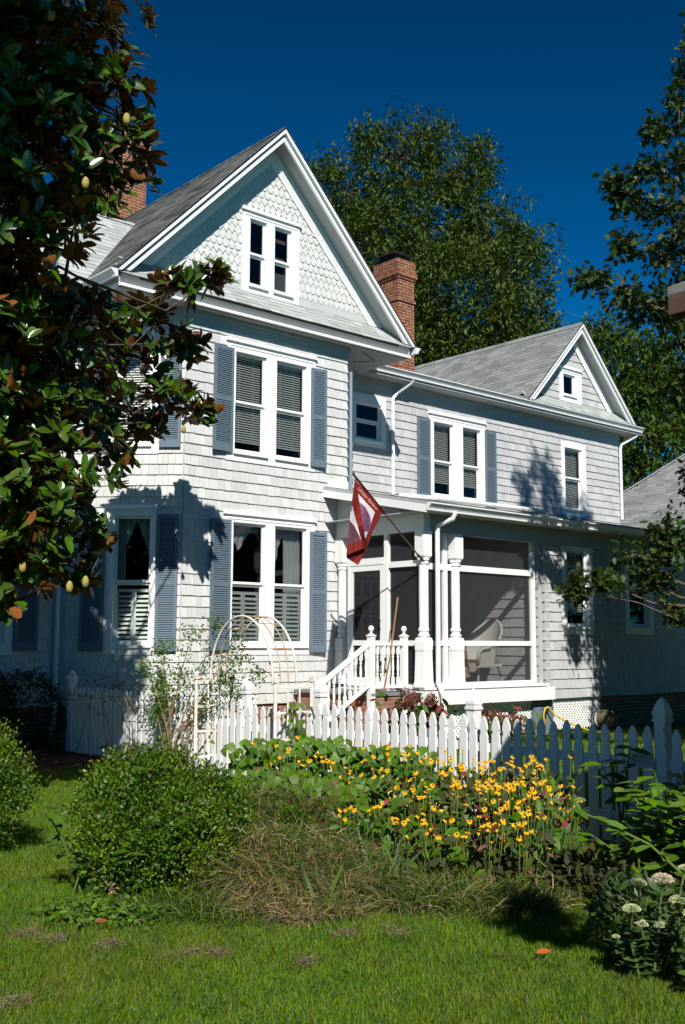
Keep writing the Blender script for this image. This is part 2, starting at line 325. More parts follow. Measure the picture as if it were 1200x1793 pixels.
def rows(fr, a0, a1, z0, z1, holes, name, m, e=.178, wmin=.085, wmax=.19, lim=None, thick=.026, wob=.006, back=True, backm=None):
    mb = MB(); nz = int(math.ceil((z1-z0)/e))
    for i in range(nz):
        zb = z0+i*e; zt = min(zb+e, z1)
        b0, b1 = a0, a1
        if lim:
            b0, b1 = lim(zb+e*.5); b0 = max(b0, a0); b1 = min(b1, a1)
            if b1-b0 < .03: continue
        cuts = sorted({b0, b1, *[c for h in holes for c in h[:2] if b0 < c < b1 and h[2] < zt and h[3] > zb]})
        for c0, c1 in zip(cuts[:-1], cuts[1:]):
            segs = [(zb, zt)]
            for h in holes:
                if h[0] < c1-1e-6 and h[1] > c0+1e-6:
                    ns = []
                    for s0, s1 in segs:
                        if h[3] <= s0 or h[2] >= s1: ns.append((s0, s1)); continue
                        if h[2]-s0 > .005: ns.append((s0, h[2]))
                        if s1-h[3] > .005: ns.append((h[3], s1))
                    segs = ns
            a = c0
            while a < c1-1e-4:
                w = random.uniform(wmin, wmax)
                if c1-a-w < wmin*.6: w = c1-a
                for s0, s1 in segs:
                    low = s0 == zb; dz = random.uniform(-wob, wob*.4) if low else 0; t = thick+random.uniform(-.003, .003)
                    t1 = .004; tb = t1+(t-t1)*(1-(s0-zb)/e); tt = t1+(t-t1)*(1-(s1-zb)/e)
                    g = .0030; top = s1+(.004 if s1 == zt and s1 < z1-1e-6 else 0)
                    P = [(a+g, tb, s0+dz), (a+w-g, tb, s0+dz), (a+w-g, tt, top), (a+g, tt, top), (a+g, 0, s0+dz), (a+w-g, 0, s0+dz), (a+w-g, 0, top), (a+g, 0, top)]
                    mb.add([fr(*p) for p in P], [(0, 1, 2, 3), (4, 5, 1, 0), (5, 6, 2, 1), (7, 4, 0, 3)])
                a += w
    o = mb.build(name, m, house)
    if back: backing(fr, a0, a1, z0, z1, holes, backm or m)
    return o
def backing(fr, a0, a1, z0, z1, holes, m, d=-.004):
    mb = MB(); A = sorted({a0, a1, *[x for h in holes for x in h[:2] if a0 < x < a1]}); Zs = sorted({z0, z1, *[x for h in holes for x in h[2:] if z0 < x < z1]})
    for x0, x1 in zip(A[:-1], A[1:]):
        for y0, y1 in zip(Zs[:-1], Zs[1:]):
            if any(h[0] <= x0+1e-6 and h[1] >= x1-1e-6 and h[2] <= y0+1e-6 and h[3] >= y1-1e-6 for h in holes): continue
            mb.box(x0, x1, d-.1, d, y0, y1, 0, fr)
    mb.build('wall_sheathing', m, house)
def window(fr, a0, a1, z0, z1, lights, zb, zt, zm, cap=True, blind=None, deep=1.2, trim='white', shade=None, sillz=None, low_in=None, curtain=None, open_low=False):
    """casing a0..a1 z0..z1, lights = [(l0,l1)...] glass openings zb..zt with meeting rail zm"""
    w = MB(); h = z1-(.07 if cap else 0); f = .034
    edges = [a0]+[x for l in lights for x in l]+[a1]
    for i in range(0, len(edges), 2): w.box(edges[i], edges[i+1], -.09, f, zb, zt, 0, fr)
    w.box(a0, a1, -.09, f, zt, h, 0, fr); w.box(a0, a1, -.09, f-.004, z0, zb, 0, fr)
    if cap: w.box(a0-.03, a1+.03, 0, .075, h, h+.03, 0, fr); w.box(a0-.015, a1+.015, 0, .055, h+.03, z1, 0, fr); w.box(a0+.05, a1-.05, f, f+.010, h-.075, h-.05, 0, fr)
    for l0, l1 in lights: w.box(l0-.03, l1+.03, f-.004, .075, zb-.045, zb-.005, 0, fr)
    win = w.build('window', M[trim], house)
    sash = MB(); panes = []; sw = .045
    for l0, l1 in lights:
        lo = zb
        if zm <= zb+.02:
            for q in ((l0, l0+sw, zb, zt), (l1-sw, l1, zb, zt), (l0+sw, l1-sw, zt-sw, zt), (l0+sw, l1-sw, zb, zb+sw)): sash.box(q[0], q[1], -.055, -.02, q[2], q[3], 0, fr)
            panes.append([fr(l0+sw, -.038, zb+sw), fr(l1-sw, -.038, zb+sw), fr(l1-sw, -.038, zt-sw), fr(l0+sw, -.038, zt-sw)]); continue
        sash.box(l0, l0+sw, -.055, -.02, zm, zt, 0, fr); sash.box(l1-sw, l1, -.055, -.02, zm, zt, 0, fr)
        sash.box(l0+sw, l1-sw, -.055, -.02, zt-sw, zt, 0, fr); sash.box(l0+sw, l1-sw, -.055, -.018, zm, zm+.04, 0, fr)
        panes.append([fr(l0+sw, -.038, zm+.04), fr(l1-sw, -.038, zm+.04), fr(l1-sw, -.038, zt-sw), fr(l0+sw, -.038, zt-sw)])
        sash.box(l0, l0+sw, -.088, -.058, lo, zm-.002, 0, fr); sash.box(l1-sw, l1, -.088, -.058, lo, zm-.002, 0, fr)
        sash.box(l0+sw, l1-sw, -.088, -.058, lo, lo+.065, 0, fr); sash.box(l0+sw, l1-sw, -.088, -.057, zm-.04, zm-.002, 0, fr)
        panes.append([fr(l0+sw, -.073, lo+.065), fr(l1-sw, -.073, lo+.065), fr(l1-sw, -.073, zm-.04), fr(l0+sw, -.073, zm-.04)])
    sash.build('sash', M[trim], win)
    for q in panes: pm = MB(); pm.add(q, [(0, 1, 2, 3)]); pm.build('pane', M['glass'], win)
    rm = MB(); L0, L1 = lights[0][0]-.25, lights[-1][1]+.25; zz0, zz1 = zb-.3, zt+.2
    c = [fr(a, d, z) for d in (-.105, -deep) for a, z in ((L0, zz0), (L1, zz0), (L1, zz1), (L0, zz1))]
    rm.add(c, [(4, 5, 6, 7), (0, 1, 5, 4), (1, 2, 6, 5), (2, 3, 7, 6), (3, 0, 4, 7)]); rm.build('room_shell', M['room'], win)
    if blind:
        b = MB(); z_lo, step, tilt = blind
        for l0, l1 in lights:
            b.box(l0+.01, l1-.01, -.16, -.12, zt-.07, zt-.01, 0, fr); z = zt-.1; ang = tilt
            while z > z_lo:
                c_, s_ = math.cos(ang)*.019, math.sin(ang)*.019
                P = [(l0+.015, -.14-c_, z+s_), (l1-.015, -.14-c_, z+s_), (l1-.015, -.14+c_, z-s_), (l0+.015, -.14+c_, z-s_)]
                P += [(p[0], p[1], p[2]+.003) for p in P]
                b.add([fr(*p) for p in P], [(0, 1, 2, 3), (7, 6, 5, 4), (0, 4, 5, 1), (1, 5, 6, 2), (2, 6, 7, 3), (3, 7, 4, 0)]); z -= step
            b.box(l0+.015, l1-.015, -.155, -.125, z-.012, z+.012, 0, fr)
            for t in (.28, .72): b.box(l0+(l1-l0)*t-.003, l0+(l1-l0)*t+.003, -.119, -.116, z, zt-.07, 0, fr)
        b.build('blind', M['blind'], win)
    if low_in:
        s = MB(); ztop = low_in
        for l0, l1 in lights:
            mid = (l0+l1)/2
            for p0, p1 in ((l0+.02, mid-.004), (mid+.004, l1-.02)):
                s.box(p0, p0+.035, -.16, -.13, zb+.02, ztop, 0, fr); s.box(p1-.035, p1, -.16, -.13, zb+.02, ztop, 0, fr)
                s.box(p0+.035, p1-.035, -.16, -.13, zb+.02, zb+.08, 0, fr); s.box(p0+.035, p1-.035, -.16, -.13, ztop-.05, ztop, 0, fr)
                z = zb+.12
                while z < ztop-.07:
                    P = [(p0+.035, -.175, z+.022), (p1-.035, -.175, z+.022), (p1-.035, -.118, z-.02), (p0+.035, -.118, z-.02)]; P += [(p[0], p[1]+.002, p[2]+.008) for p in P]
                    s.add([fr(*p) for p in P], [(0, 1, 2, 3), (7, 6, 5, 4), (0, 4, 5, 1), (1, 5, 6, 2), (2, 6, 7, 3), (3, 7, 4, 0)]); z += .073
        s.build('interior_shutter', M['mint'], win)
    if curtain:
        for kind, l0, l1, c0, c1 in curtain:
            cu = MB(); n = 40; nzr = 14; V = []
            for j in range(nzr+1):
                for i in range(n+1):
                    t = i/n; a = l0+(l1-l0)*t
                    if kind == 'swag':                         # scalloped valance
                        bot = c0+(c1-c0)*(.30+.5*abs(math.cos(t*math.pi*1.15+.1)))
                    elif kind == 'tieL': bot = c0+(c1-c0)*.0+(c1-c0)*.93*t**.8
                    elif kind == 'tieR': bot = c0+(c1-c0)*.93*(1-t)**.8
                    else: bot = c0
                    z = c1-(c1-bot)*j/nzr; V.append(fr(a, -.2+.018*math.sin(t*38+j*.15)+.01*math.sin(t*17), z))
            cu.add(V, [(j*(n+1)+i, j*(n+1)+i+1, (j+1)*(n+1)+i+1, (j+1)*(n+1)+i) for j in range(nzr) for i in range(n)])
            cu.build('curtain', M['curtain'], win, True)
    return win
def shutter(fr, a0, a1, z0, z1, d=.034, swing=0, rail=.5):
    s = MB(); t = .034; w = .05; zm = z0+(z1-z0)*rail; W_ = a1-a0
    def q(a, dd, z):
        k = (a-a0) if swing >= 0 else (a1-a); return fr(a, dd+abs(swing)*k, z)
    s.box(a0, a0+w, d, d+t, z0, z1, 0, q); s.box(a1-w, a1, d, d+t, z0, z1, 0, q)
    for b0, b1 in ((z0, z0+.13), (zm-.04, zm+.04), (z1-.065, z1)): s.box(a0+w, a1-w, d, d+t-.003, b0, b1, 0, q)
    for b0, b1 in ((z0+.13, zm-.04), (zm+.04, z1-.065)):
        z = b0+.02
        while z < b1-.008:
            P = [(a0+w, d+.004, z+.02), (a1-w, d+.004, z+.02), (a1-w, d+t-.004, z-.016), (a0+w, d+t-.004, z-.016)]; P += [(p[0], p[1]+.003, p[2]+.006) for p in P]
            s.add([q(*p) for p in P], [(0, 1, 2, 3), (7, 6, 5, 4), (0, 4, 5, 1), (1, 5, 6, 2), (2, 6, 7, 3), (3, 7, 4, 0)]); z += .036
        s.box(a0+w, a1-w, d-.002, d+.003, b0, b1, 0, q)
    return s.build('shutter', M['blue'], house)
SB, ST = .62, 6.93
# bay front
hU = (.84, 2.76, 4.74, 6.76); hD = (.84, 2.76, 1.46, 3.80)
rows(fF, 0, WB, SB, ST, [hU, hD], 'shingle_siding', M['shingle'])
window(fF, .82, 2.77, 4.70, 6.83, [(.99, 1.655), (1.88, 2.565)], 4.86, 6.60, 5.72, blind=(5.08, .042, .8))
window(fF, .82, 2.78, 1.44, 3.85, [(.99, 1.68), (1.88, 2.60)], 1.60, 3.655, 2.62, low_in=2.50,
       curtain=[('swag', .99, 1.68, 3.0, 3.66), ('swag', 1.9, 2.3, 2.75, 3.66), ('drop', 2.24, 2.62, 1.7, 3.66)])
for a0, a1, z0, z1, sw in ((.50, .93, 4.83, 6.63, -.12), (2.66, 2.99, 4.79, 6.60, .1), (.51, .93, 1.52, 3.68, -.1), (2.66, 3.0, 1.48, 3.61, .14)): shutter(fF, a0, a1, z0, z1, .04, sw)
# left cant: window hidden behind the magnolia above, one below
def ca(px, py):                                             # along-wall coordinate on the left cant
    d = FW+RT*(px-600)/FPX-UP*(py-896.5)/FPX; t = -(CAM[0]+CAM[1])/(d[0]+d[1]); p = CAM+d*t; return (p[0]+CH)/r2
hLd = (.76, 1.54, 1.46, 3.80); hLu = (.76, 1.54, 4.74, 6.76)
rows(fL, 0, LC, SB, ST, [hLd, hLu], 'shingle_siding', M['shingle'])
window(fL, .74, 1.56, 1.44, 3.86, [(.88, 1.49)], 1.60, 3.68, 2.60, low_in=2.50, curtain=[('tieL', .89, 1.19, 2.75, 3.68), ('tieR', 1.19, 1.48, 2.75, 3.68), ('drop', .88, 1.02, 2.62, 3.66)])
window(fL, .74, 1.56, 4.70, 6.83, [(.88, 1.42)], 4.86, 6.60, 5.72, blind=(5.0, .042, .8))
for z0, z1 in ((1.50, 3.70), (4.80, 6.62)): shutter(fL, .36, .74, z0, z1, .04); shutter(fL, 1.58, 1.93, z0, z1, .04)
# right cant and inner walls
rows(fR, 0, LC, SB, ST, [], 'shingle_siding', M['shingle'])
# right wing upper floor
xW = 14.43
hw = (7.24, 9.06, 4.76, 6.66); hs_ = (4.98, 5.88, 5.72, 6.74); h2 = (11.98, 12.94, 4.84, 6.64)
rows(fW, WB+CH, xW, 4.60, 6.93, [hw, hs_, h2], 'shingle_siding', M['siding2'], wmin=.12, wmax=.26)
window(fW, 7.22, 9.08, 4.74, 6.73, [(7.36, 8.0), (8.31, 8.92)], 4.86, 6.50, 5.62, blind=(5.2, .042, .8))
window(fW, 4.95, 5.90, 5.69, 6.78, [(5.05, 5.76)], 5.83, 6.60, 6.22, cap=False)
window(fW, 11.96, 12.96, 4.82, 6.67, [(12.08, 12.80)], 4.97, 6.52, 5.75, cap=False, blind=(5.1, .042, .8))
for a0, a1 in ((6.83, 7.22), (9.05, 9.43)): shutter(fW, a0, a1, 4.74, 6.52, .036)
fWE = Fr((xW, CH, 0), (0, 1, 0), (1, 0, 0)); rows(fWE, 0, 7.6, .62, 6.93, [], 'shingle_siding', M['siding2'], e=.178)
# main body to the left
xL = -7.5
def xb(px): return on(px, 1090, 1, CH)[0]
wl0, wl1 = xb(-25), xb(22)
rows(fB, xL, -CH, SB, ST, [(wl0+.02, wl1-.02, 1.46, 3.8)], 'shingle_siding', M['shingle'])
window(fB, wl0, wl1, 1.44, 3.85, [(wl0+.13, wl1-.13)], 1.6, 3.66, 2.62); shutter(fB, wl1+.01, wl1+.40, 1.5, 3.7, .04); shutter(fB, wl0-.4, wl0-.01, 1.5, 3.7, .04)
# one storey room
hk1 = (7.1, 8.04, 1.84, 3.56); hk2 = (9.18, 10.13, 1.86, 3.58)
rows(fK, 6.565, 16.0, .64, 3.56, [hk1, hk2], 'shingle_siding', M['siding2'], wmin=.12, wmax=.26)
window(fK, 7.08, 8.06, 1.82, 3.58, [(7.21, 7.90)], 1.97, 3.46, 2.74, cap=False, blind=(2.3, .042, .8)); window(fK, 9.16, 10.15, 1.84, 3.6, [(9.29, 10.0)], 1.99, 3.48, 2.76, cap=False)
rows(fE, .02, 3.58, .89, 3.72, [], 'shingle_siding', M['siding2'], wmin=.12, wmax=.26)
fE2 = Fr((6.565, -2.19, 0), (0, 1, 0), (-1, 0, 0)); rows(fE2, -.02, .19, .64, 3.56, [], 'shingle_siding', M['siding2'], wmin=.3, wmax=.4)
mb = MB(); mb.box(6.41, 16.0, -1.95, 1.39, 3.4, 3.5); mb.box(15.9, 16.0, -2.18, 1.39, .6, 3.5); mb.box(6.42, 6.56, -2.05, -1.96, .64, 3.56); mb.build('room_ceiling', M['room'], house)
# foundation
mb = MB(); mb.box(8.35, 16, -2.16, -2.0, 0, .63); mb.build('brick_foundation', M['brick2'], house); mb = MB(); mb.box(6.6, 8.33, -1.5, -1.4, 0, .62); mb.build('brick_foundation', M['brick2'], house); mb = MB(); mb.box(-.0, WB, 0.02, .1, 0, SB-.01)
P = [fL(0, -.02, 0)[:2], fL(LC, -.02, 0)[:2], fL(LC, -.1, 0)[:2], fL(0, -.1, 0)[:2]]; mb.prism(P, 2, 0, SB-.01); mb.box(xL, -CH-.02, CH+.02, CH+.1, 0, SB-.01)
mb.build('brick_foundation', M['brick2'], house)
# friezes under the soffits
mb = MB()
for fr, L in ((fF, WB), (fL, LC), (fR, LC)):
    mb.box(0, L, 0, .028, 6.93, 7.145, 0, fr); mb.box(0, L, .028, .07, 7.09, 7.148, 0, fr); mb.box(0, L, .028, .045, 7.04, 7.088, 0, fr)
mb.box(WB+CH, xW, 0, .028, 6.86, 7.145, 0, fW); mb.box(WB+CH, xW, .028, .07, 7.09, 7.148, 0, fW); mb.box(WB+CH, xW, .028, .045, 7.04, 7.088, 0, fW)
mb.box(xL, -CH, 0, .028, 6.93, 7.145, 0, fB)
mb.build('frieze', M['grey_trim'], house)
# ---- roofs
def tabs(mb, O, U, Sl, lu, ls, e=.14, w0=.26, w1=.36, th=.010, keep=None, mi=0):
    O, U, Sl = (np.array(x, float) for x in (O, U, Sl)); U = U/np.linalg.norm(U); Sl = Sl/np.linalg.norm(Sl); N = np.cross(U, Sl)
    if N[2] < 0: N = -N
    j = 0
    while j*e < ls-.01:
        s0 = j*e; s1 = min(s0+e+.012, ls+.005); a = -random.uniform(0, w0)
        while a < lu:
            w = random.uniform(w0, w1); b0, b1 = max(a, 0), min(a+w-.004, lu)
            if b1-b0 > .02 and (keep is None or keep(O+U*(b0+b1)/2+Sl*(s0+s1)/2)):
                t = th+random.uniform(-.003, .004); dz = random.uniform(-.004, .003); q = lambda x, s, n: O+U*x+Sl*s+N*n
                mb.add([q(b0, s0+dz, t), q(b1, s0+dz, t), q(b1, s1, .003), q(b0, s1, .003), q(b0, s0+dz, 0), q(b1, s0+dz, 0), q(b1, s1, 0), q(b0, s1, 0)], [(0, 1, 2, 3), (4, 5, 1, 0), (4, 0, 3, 7), (5, 6, 2, 1)], mi)
            a += w
        j += 1
def gable(xc, zp, half, sl, yF, yW, yB, mL, zpt, ypf, hole):
    """front gable: apex (xc,zp), roof foot at xc+-half, fascia plane yF, wall plane yW, back yB"""
    zf = zp-half*sl; vo = math.hypot(1, sl)
    roof = MB(); dk = MB()
    for sg in (-1, 1):
        tabs(roof, (xc+sg*half, yF-.08, zf), (0, 1, 0), (-sg, 0, sl), yB-yF+.08, half*vo)
    mb2 = MB()
    for sg in (-1, 1):
        mb2.prism([(xc, zp-.002), (xc+sg*half, zf-.002), (xc+sg*half, zf-.03), (xc, zp-.03)], 1, yF-.085, yB)
    y = yF-.06
    while y < yB: roof.add([(xc-.14, y, zp-.13*sl+.022), (xc, y, zp+.022), (xc+.14, y, zp-.13*sl+.022), (xc-.14, y+.3, zp-.13*sl+.012), (xc, y+.3, zp+.012), (xc+.14, y+.3, zp-.13*sl+.012), (xc-.14, y, zp-.13*sl+.005), (xc+.14, y, zp-.13*sl+.005)], [(0, 1, 4, 3), (1, 2, 5, 4), (0, 6, 1), (1, 7, 2)]); y += .24
    ro = roof.build('gable_roof', mL, house); mb2.build('roof_deck', M['black'], ro)
    def strip(m, v0, v1, y0, y1, zc, side=(-1, 1)):
        for sg in side:
            f = lambda v: (xc+sg*min(half, (zp-v-zc)/sl), max(zc, zp-v-half*sl))
            m.prism([(xc, zp-v0), (xc, zp-v1), f(v1), f(v0)], 1, y0, y1)
    rk = MB(); strip(rk, .032, .11, yF-.075, yF-.02, zf+.02); strip(rk, .17, .27, yF-.03, yF+.0, zf+.06); strip(rk, .225, .255, yF-.045, yF-.03, zf+.08)
    rk.build('rake_board', M['white'], house)
    gp = MB(); strip(gp, .11, .17, yF-.02, yF+.01, zf+.05); strip(gp, .17, .19, yF+.01, yW, zf+.1); gp.build('rake_soffit', M['grey_trim'], house)
    fz = MB(); strip(fz, .19, .55, yW-.03, yW-.005, zpt-.1); strip(fz, .36, .385, yW-.042, yW-.03, zpt-.1)
    for sg in (-1, 1):                                       # bead row
        L = half*vo*.93; k = 0
        while k*.05 < L-.3:
            s = (k*.05+.2)/vo; x = xc+sg*s; z = zp-.44-s*sl
            if z > zpt+.03: fz.box(x-.012, x+.012, yW-.044, yW-.03, z-.012, z+.012)
            k += 1
    fz.build('gable_frieze', M['white'], house)
    # wall behind
    wl = MB(); hx = lambda z: (zp-.12-z)/sl; a0, a1, b0, b1 = hole
    wl.prism([(xc-hx(zf), zf), (xc+hx(zf), zf), (xc+hx(b0), b0), (xc-hx(b0), b0)], 1, yW+.02, yW+.05)
    wl.prism([(xc-hx(b0), b0), (a0, b0), (a0, b1), (xc-hx(b1), b1)], 1, yW+.02, yW+.05) if hx(b1) > xc-a0 else wl.prism([(xc-hx(b0), b0), (a0, b0), (a0, zp-.12-(xc-a0)*sl)], 1, yW+.02, yW+.05)
    wl.prism([(a1, b0), (xc+hx(b0), b0), (xc+hx(b1), b1), (a1, b1)], 1, yW+.02, yW+.05) if hx(b1) > a1-xc else wl.prism([(a1, b0), (xc+hx(b0), b0), (a1, zp-.12-(a1-xc)*sl)], 1, yW+.02, yW+.05)
    wl.prism([(xc-hx(b1), b1), (xc+hx(b1), b1), (xc, zp-.12)], 1, yW+.02, yW+.05); wl.build('gable_wall', M['scale'], house)
    # pent roof
    pr_ = MB(); x0, x1 = xc-half+.12, xc+half-.12
    tabs(pr_, (x0, ypf, zpt-(yW-ypf)), (1, 0, 0), (0, 1, 1), x1-x0, (yW-ypf)*1.414, e=.13, w0=.2, w1=.3, keep=lambda p: abs(p[0]-xc) < half-(p[2]-zf)/sl-.0)
    po = pr_.build('pent_roof', M['roof_light'], house)
    pd = MB(); pd.prism([(ypf+.0, zpt-(yW-ypf)-.004), (yW+.02, zpt+.004), (yW+.02, zpt-.04), (ypf+.03, zpt-(yW-ypf)-.03)], 0, x0+.35, x1-.35); pd.build('roof_deck', M['black'], po)
    return zf
zf = gable(1.781, 10.80, 3.33, 1.033, -.26, .10, 9.0, M['roof_dark'], 7.76, -.31, (1.2, 2.43, 7.80, 9.25))
zf2 = gable(12.47, 9.72, 2.28, 1.033, 1.07, 1.35, 9.0, M['roof_mid'], 7.70, 1.03, (11.95, 12.78, 7.74, 8.56))
# cut shingles of the big gable
mb = MB(); e = .138; w = .128; yW = .10
gwin = (1.17, 2.46, 7.74, 9.30)
for i in range(18):
    zb = 7.93+i*e; lim = (10.80-.46-zb-e*.3)/1.033
    if lim < .06: break
    k = int(math.ceil(2*lim/w))+1; off = (i % 2)*w/2; kind = (i//2) % 2
    for j in range(-k//2-1, k//2+2):
        a0 = 1.781+j*w+off; a1 = a0+w
        if a1 < 1.781-lim or a0 > 1.781+lim: continue
        if a1 > gwin[0] and a0 < gwin[1] and zb+e > gwin[2] and zb+.03 < gwin[3]:
            if a0 < gwin[0]: a1 = min(a1, gwin[0])
            elif a1 > gwin[1]: a0 = max(a0, gwin[1])
            elif zb < gwin[3]-.02: continue
            if a1-a0 < .02: continue
        a0 = max(a0, 1.781-lim-.02); a1 = min(a1, 1.781+lim+.02)
        if a1-a0 < .015: continue
        c = (a0+a1)/2; g = .0015; dz = random.uniform(-.004, .003); t = .027+random.uniform(-.004, .004); hw_ = (a1-a0)/2
        if kind == 1: low = [(-1, .055), (-.0, -.03), (1, .055)]
        else: low = [(-1, .045), (-.72, .0), (-.3, -.022), (.3, -.022), (.72, .0), (1, .045)]
        pts = [(c+s*hw_*(1-g/hw_), zb+z_+dz) for s, z_ in low]+[(a1-g, zb+e+.05), (a0+g, zb+e+.05)]
        n = len(pts); yy = lambda z: yW+.02-.002-t*(1-(z-zb)/(e+.08))-.002
        V = [(p[0], yy(p[1]), p[1]) for p in pts]+[(p[0], yW+.02, p[1]) for p in pts]
        mb.add(V, [tuple(range(n))]+[(q, q+n, (q+1) % n+n, (q+1) % n) for q in range(n-3+1)])
mb.build('cut_shingles', M['scale'], house)
mb = MB(); mb.prism([(-1.02, 7.765), (4.58, 7.765), (4.42, 7.93), (-.86, 7.93)], 1, .093, .118); mb.build('gable_base_board', M['shingle'], house)
fG = Fr((0, .115, 0), (1, 0, 0), (0, -1, 0))
window(fG, 1.17, 2.46, 7.76, 9.30, [(1.335, 1.705), (1.885, 2.275)], 7.90, 9.11, 8.47, deep=.8)
mb = MB(); mb.box(1.93, 2.22, -.10, -.085, 8.86, 8.93, 0, fG); mb.box(1.93, 2.24, -.13, -.12, 8.52, 8.60, 0, fG); mb.box(1.93, 2.24, -.12, -.105, 7.93, 8.30, 1, fG); mb.build('window_screen', [M['wood'], M['porch_ceiling']], house)
# small gable: lapped rows and square window
fg2 = Fr((0, 1.37, 0), (1, 0, 0), (0, -1, 0))
rows(fg2, 10.4, 14.6, 7.72, 9.3, [(11.93, 12.80, 7.70, 8.58)], 'shingle_siding', M['siding2'], lim=lambda z: (12.47-(9.22-z)/1.033, 12.47+(9.22-z)/1.033), back=False, wmin=.12, wmax=.26)
window(fg2, 11.91, 12.82, 7.70, 8.60, [(12.06, 12.55)], 7.87, 8.40, 7.87, deep=.6)
# cornice of the bay: soffit, box fascia, gutter ends
mb = MB()
mb.prism([(-1.40, -.24), (4.96, -.24), (4.96, CH+.3), (-1.40, CH+.3)], 2, 7.15, 7.165)
mb.prism([(-3.5, 1.10), (-1.41, 1.10), (-1.41, CH+.1), (-3.5, CH+.1)], 2, 7.15, 7.163)
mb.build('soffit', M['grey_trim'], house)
mb = MB()
for a, b in (((3.95, -.02), (4.55, .30)), ((3.95, 1.1), (4.55, .38))): mb.beam((a[0], a[1], 7.146), (b[0], b[1], 7.146), .018, .008)
mb.build('soffit_moulding', M['black'], house)
mb = MB(); mb.prism([(-.30, 7.15), (-.20, 7.15), (-.20, 7.20), (-.30, 7.195)], 0, -1.42, 4.96); mb.box(-1.43, -1.40, -.28, 1.2, 7.15, 7.20); mb.box(4.96, 4.99, -.28, 1.2, 7.15, 7.20); mb.build('box_cornice', M['white'], house)
mb = MB(); mb.prism([(-.155, 7.201), (-.08, 7.201), (-.08, 7.36), (-.305, 7.365)], 0, -1.40, 4.96); mb.box(-1.425, -1.40, -.25, 1.2, 7.201, 7.36); mb.box(4.96, 4.985, -.25, 1.2, 7.201, 7.36); mb.build('crown_moulding', M['grey_trim'], house)
def gutter(p0, p1, out, name='gutter', h=.12, w=.12, m='metal_white'):
    """K-profile gutter from p0 to p1 (top back edge), 'out' = outward unit (x,y)"""
    mb = MB(); o = np.array([out[0], out[1], 0.]); prof = [(0, 0), (w, 0), (w+.004, -.016), (w-.012, -.026), (w-.055, -h*.62), (w*.45, -h*.80), (w*.45, -h), (0, -h)]
    inn = [(.006, -.012), (w-.012, -.012)]
    V = [np.array(p)+o*a+np.array([0, 0, b]) for p in (p0, p1) for a, b in prof]; n = len(prof)
    mb.add(V, [(i, (i+1) % n, (i+1) % n+n, i+n) for i in range(1, n)]+[tuple(range(n)), tuple(range(2*n-1, n-1, -1))])
    return mb.build(name, M[m], house)
gutter((-1.50, -.36, 7.37), (-1.50, 1.0, 7.37), (-1, 0)); gutter((5.06, -.36, 7.37), (5.06, 1.05, 7.37), (1, 0))
gutter((5.2, 1.04, 7.335), (15.0, 1.04, 7.335), (0, -1))
mb = MB(); mb.box(4.99, 15.05, 1.05, CH+.05, 7.15, 7.165); mb.box(4.99, 15.05, 1.03, 1.05, 7.16, 7.21); mb.build('soffit', M['grey_trim'], house)
mb = MB(); mb.prism([(1.09, 7.21), (1.07, 7.21), (1.0, 7.325), (1.09, 7.325)], 0, 5.0, 15.05); mb.build('crown_moulding', M['grey_trim'], house)
# low roof over the right wing, main body roof
mb = MB(); tabs(mb, (5.0, .99, 7.33), (1, 0, 0), (0, 1, .13), 10.05, 8.0); o = mb.build('wing_roof', M['roof_mid'], house)
mb = MB(); mb.prism([(.99, 7.30), (.99, 7.325), (9, 8.366), (9, 8.3)], 0, 4.4, 15.05); mb.build('roof_deck', M['black'], o)
mb = MB(); ty = 2.25; tabs(mb, (-8.0, .75, 7.37), (1, 0, 0), (0, 1, 1.033), 8.9, ty*1.438, e=.15, keep=lambda p: p[0] < -1.5+(p[1]-.75)+.25)
mb2 = MB(); mb2.prism([(.75, 7.365), (.75+ty, 7.365+ty*1.033), (.75+2*ty, 7.365), (.75+2*ty, 7.3), (.75+ty, 7.3+ty*1.033), (.75, 7.3)], 0, -8, .4)
x = -8
while x < .5: mb.add([(x, .75+ty-.12, 7.39+ty*1.033-.1), (x, .75+ty, 7.40+ty*1.033), (x, .75+ty+.12, 7.39+ty*1.033-.1), (x+.3, .75+ty-.12, 7.38+ty*1.033-.1), (x+.3, .75+ty, 7.39+ty*1.033), (x+.3, .75+ty+.12, 7.38+ty*1.033-.1)], [(0, 1, 4, 3), (1, 2, 5, 4)]); x += .24
o = mb.build('main_roof', M['roof_light'], house); mb2.build('roof_deck', M['black'], o)
gutter((-8, .76, 7.36), (-1.62, .76, 7.36), (0, -1))
mb = MB(); mb.box(xL, -CH, CH+.1, 9, .1, 7.1); mb.box(0.05, 5, 9.0, 9.05, .1, 8.0); mb.box(5, xW-.1, 8.9, 9, .1, 7.3); mb.box(-8, -7.95, .8, 5.2, 7.1, 7.36); mb.build('rear_wall', M['siding2'], house)
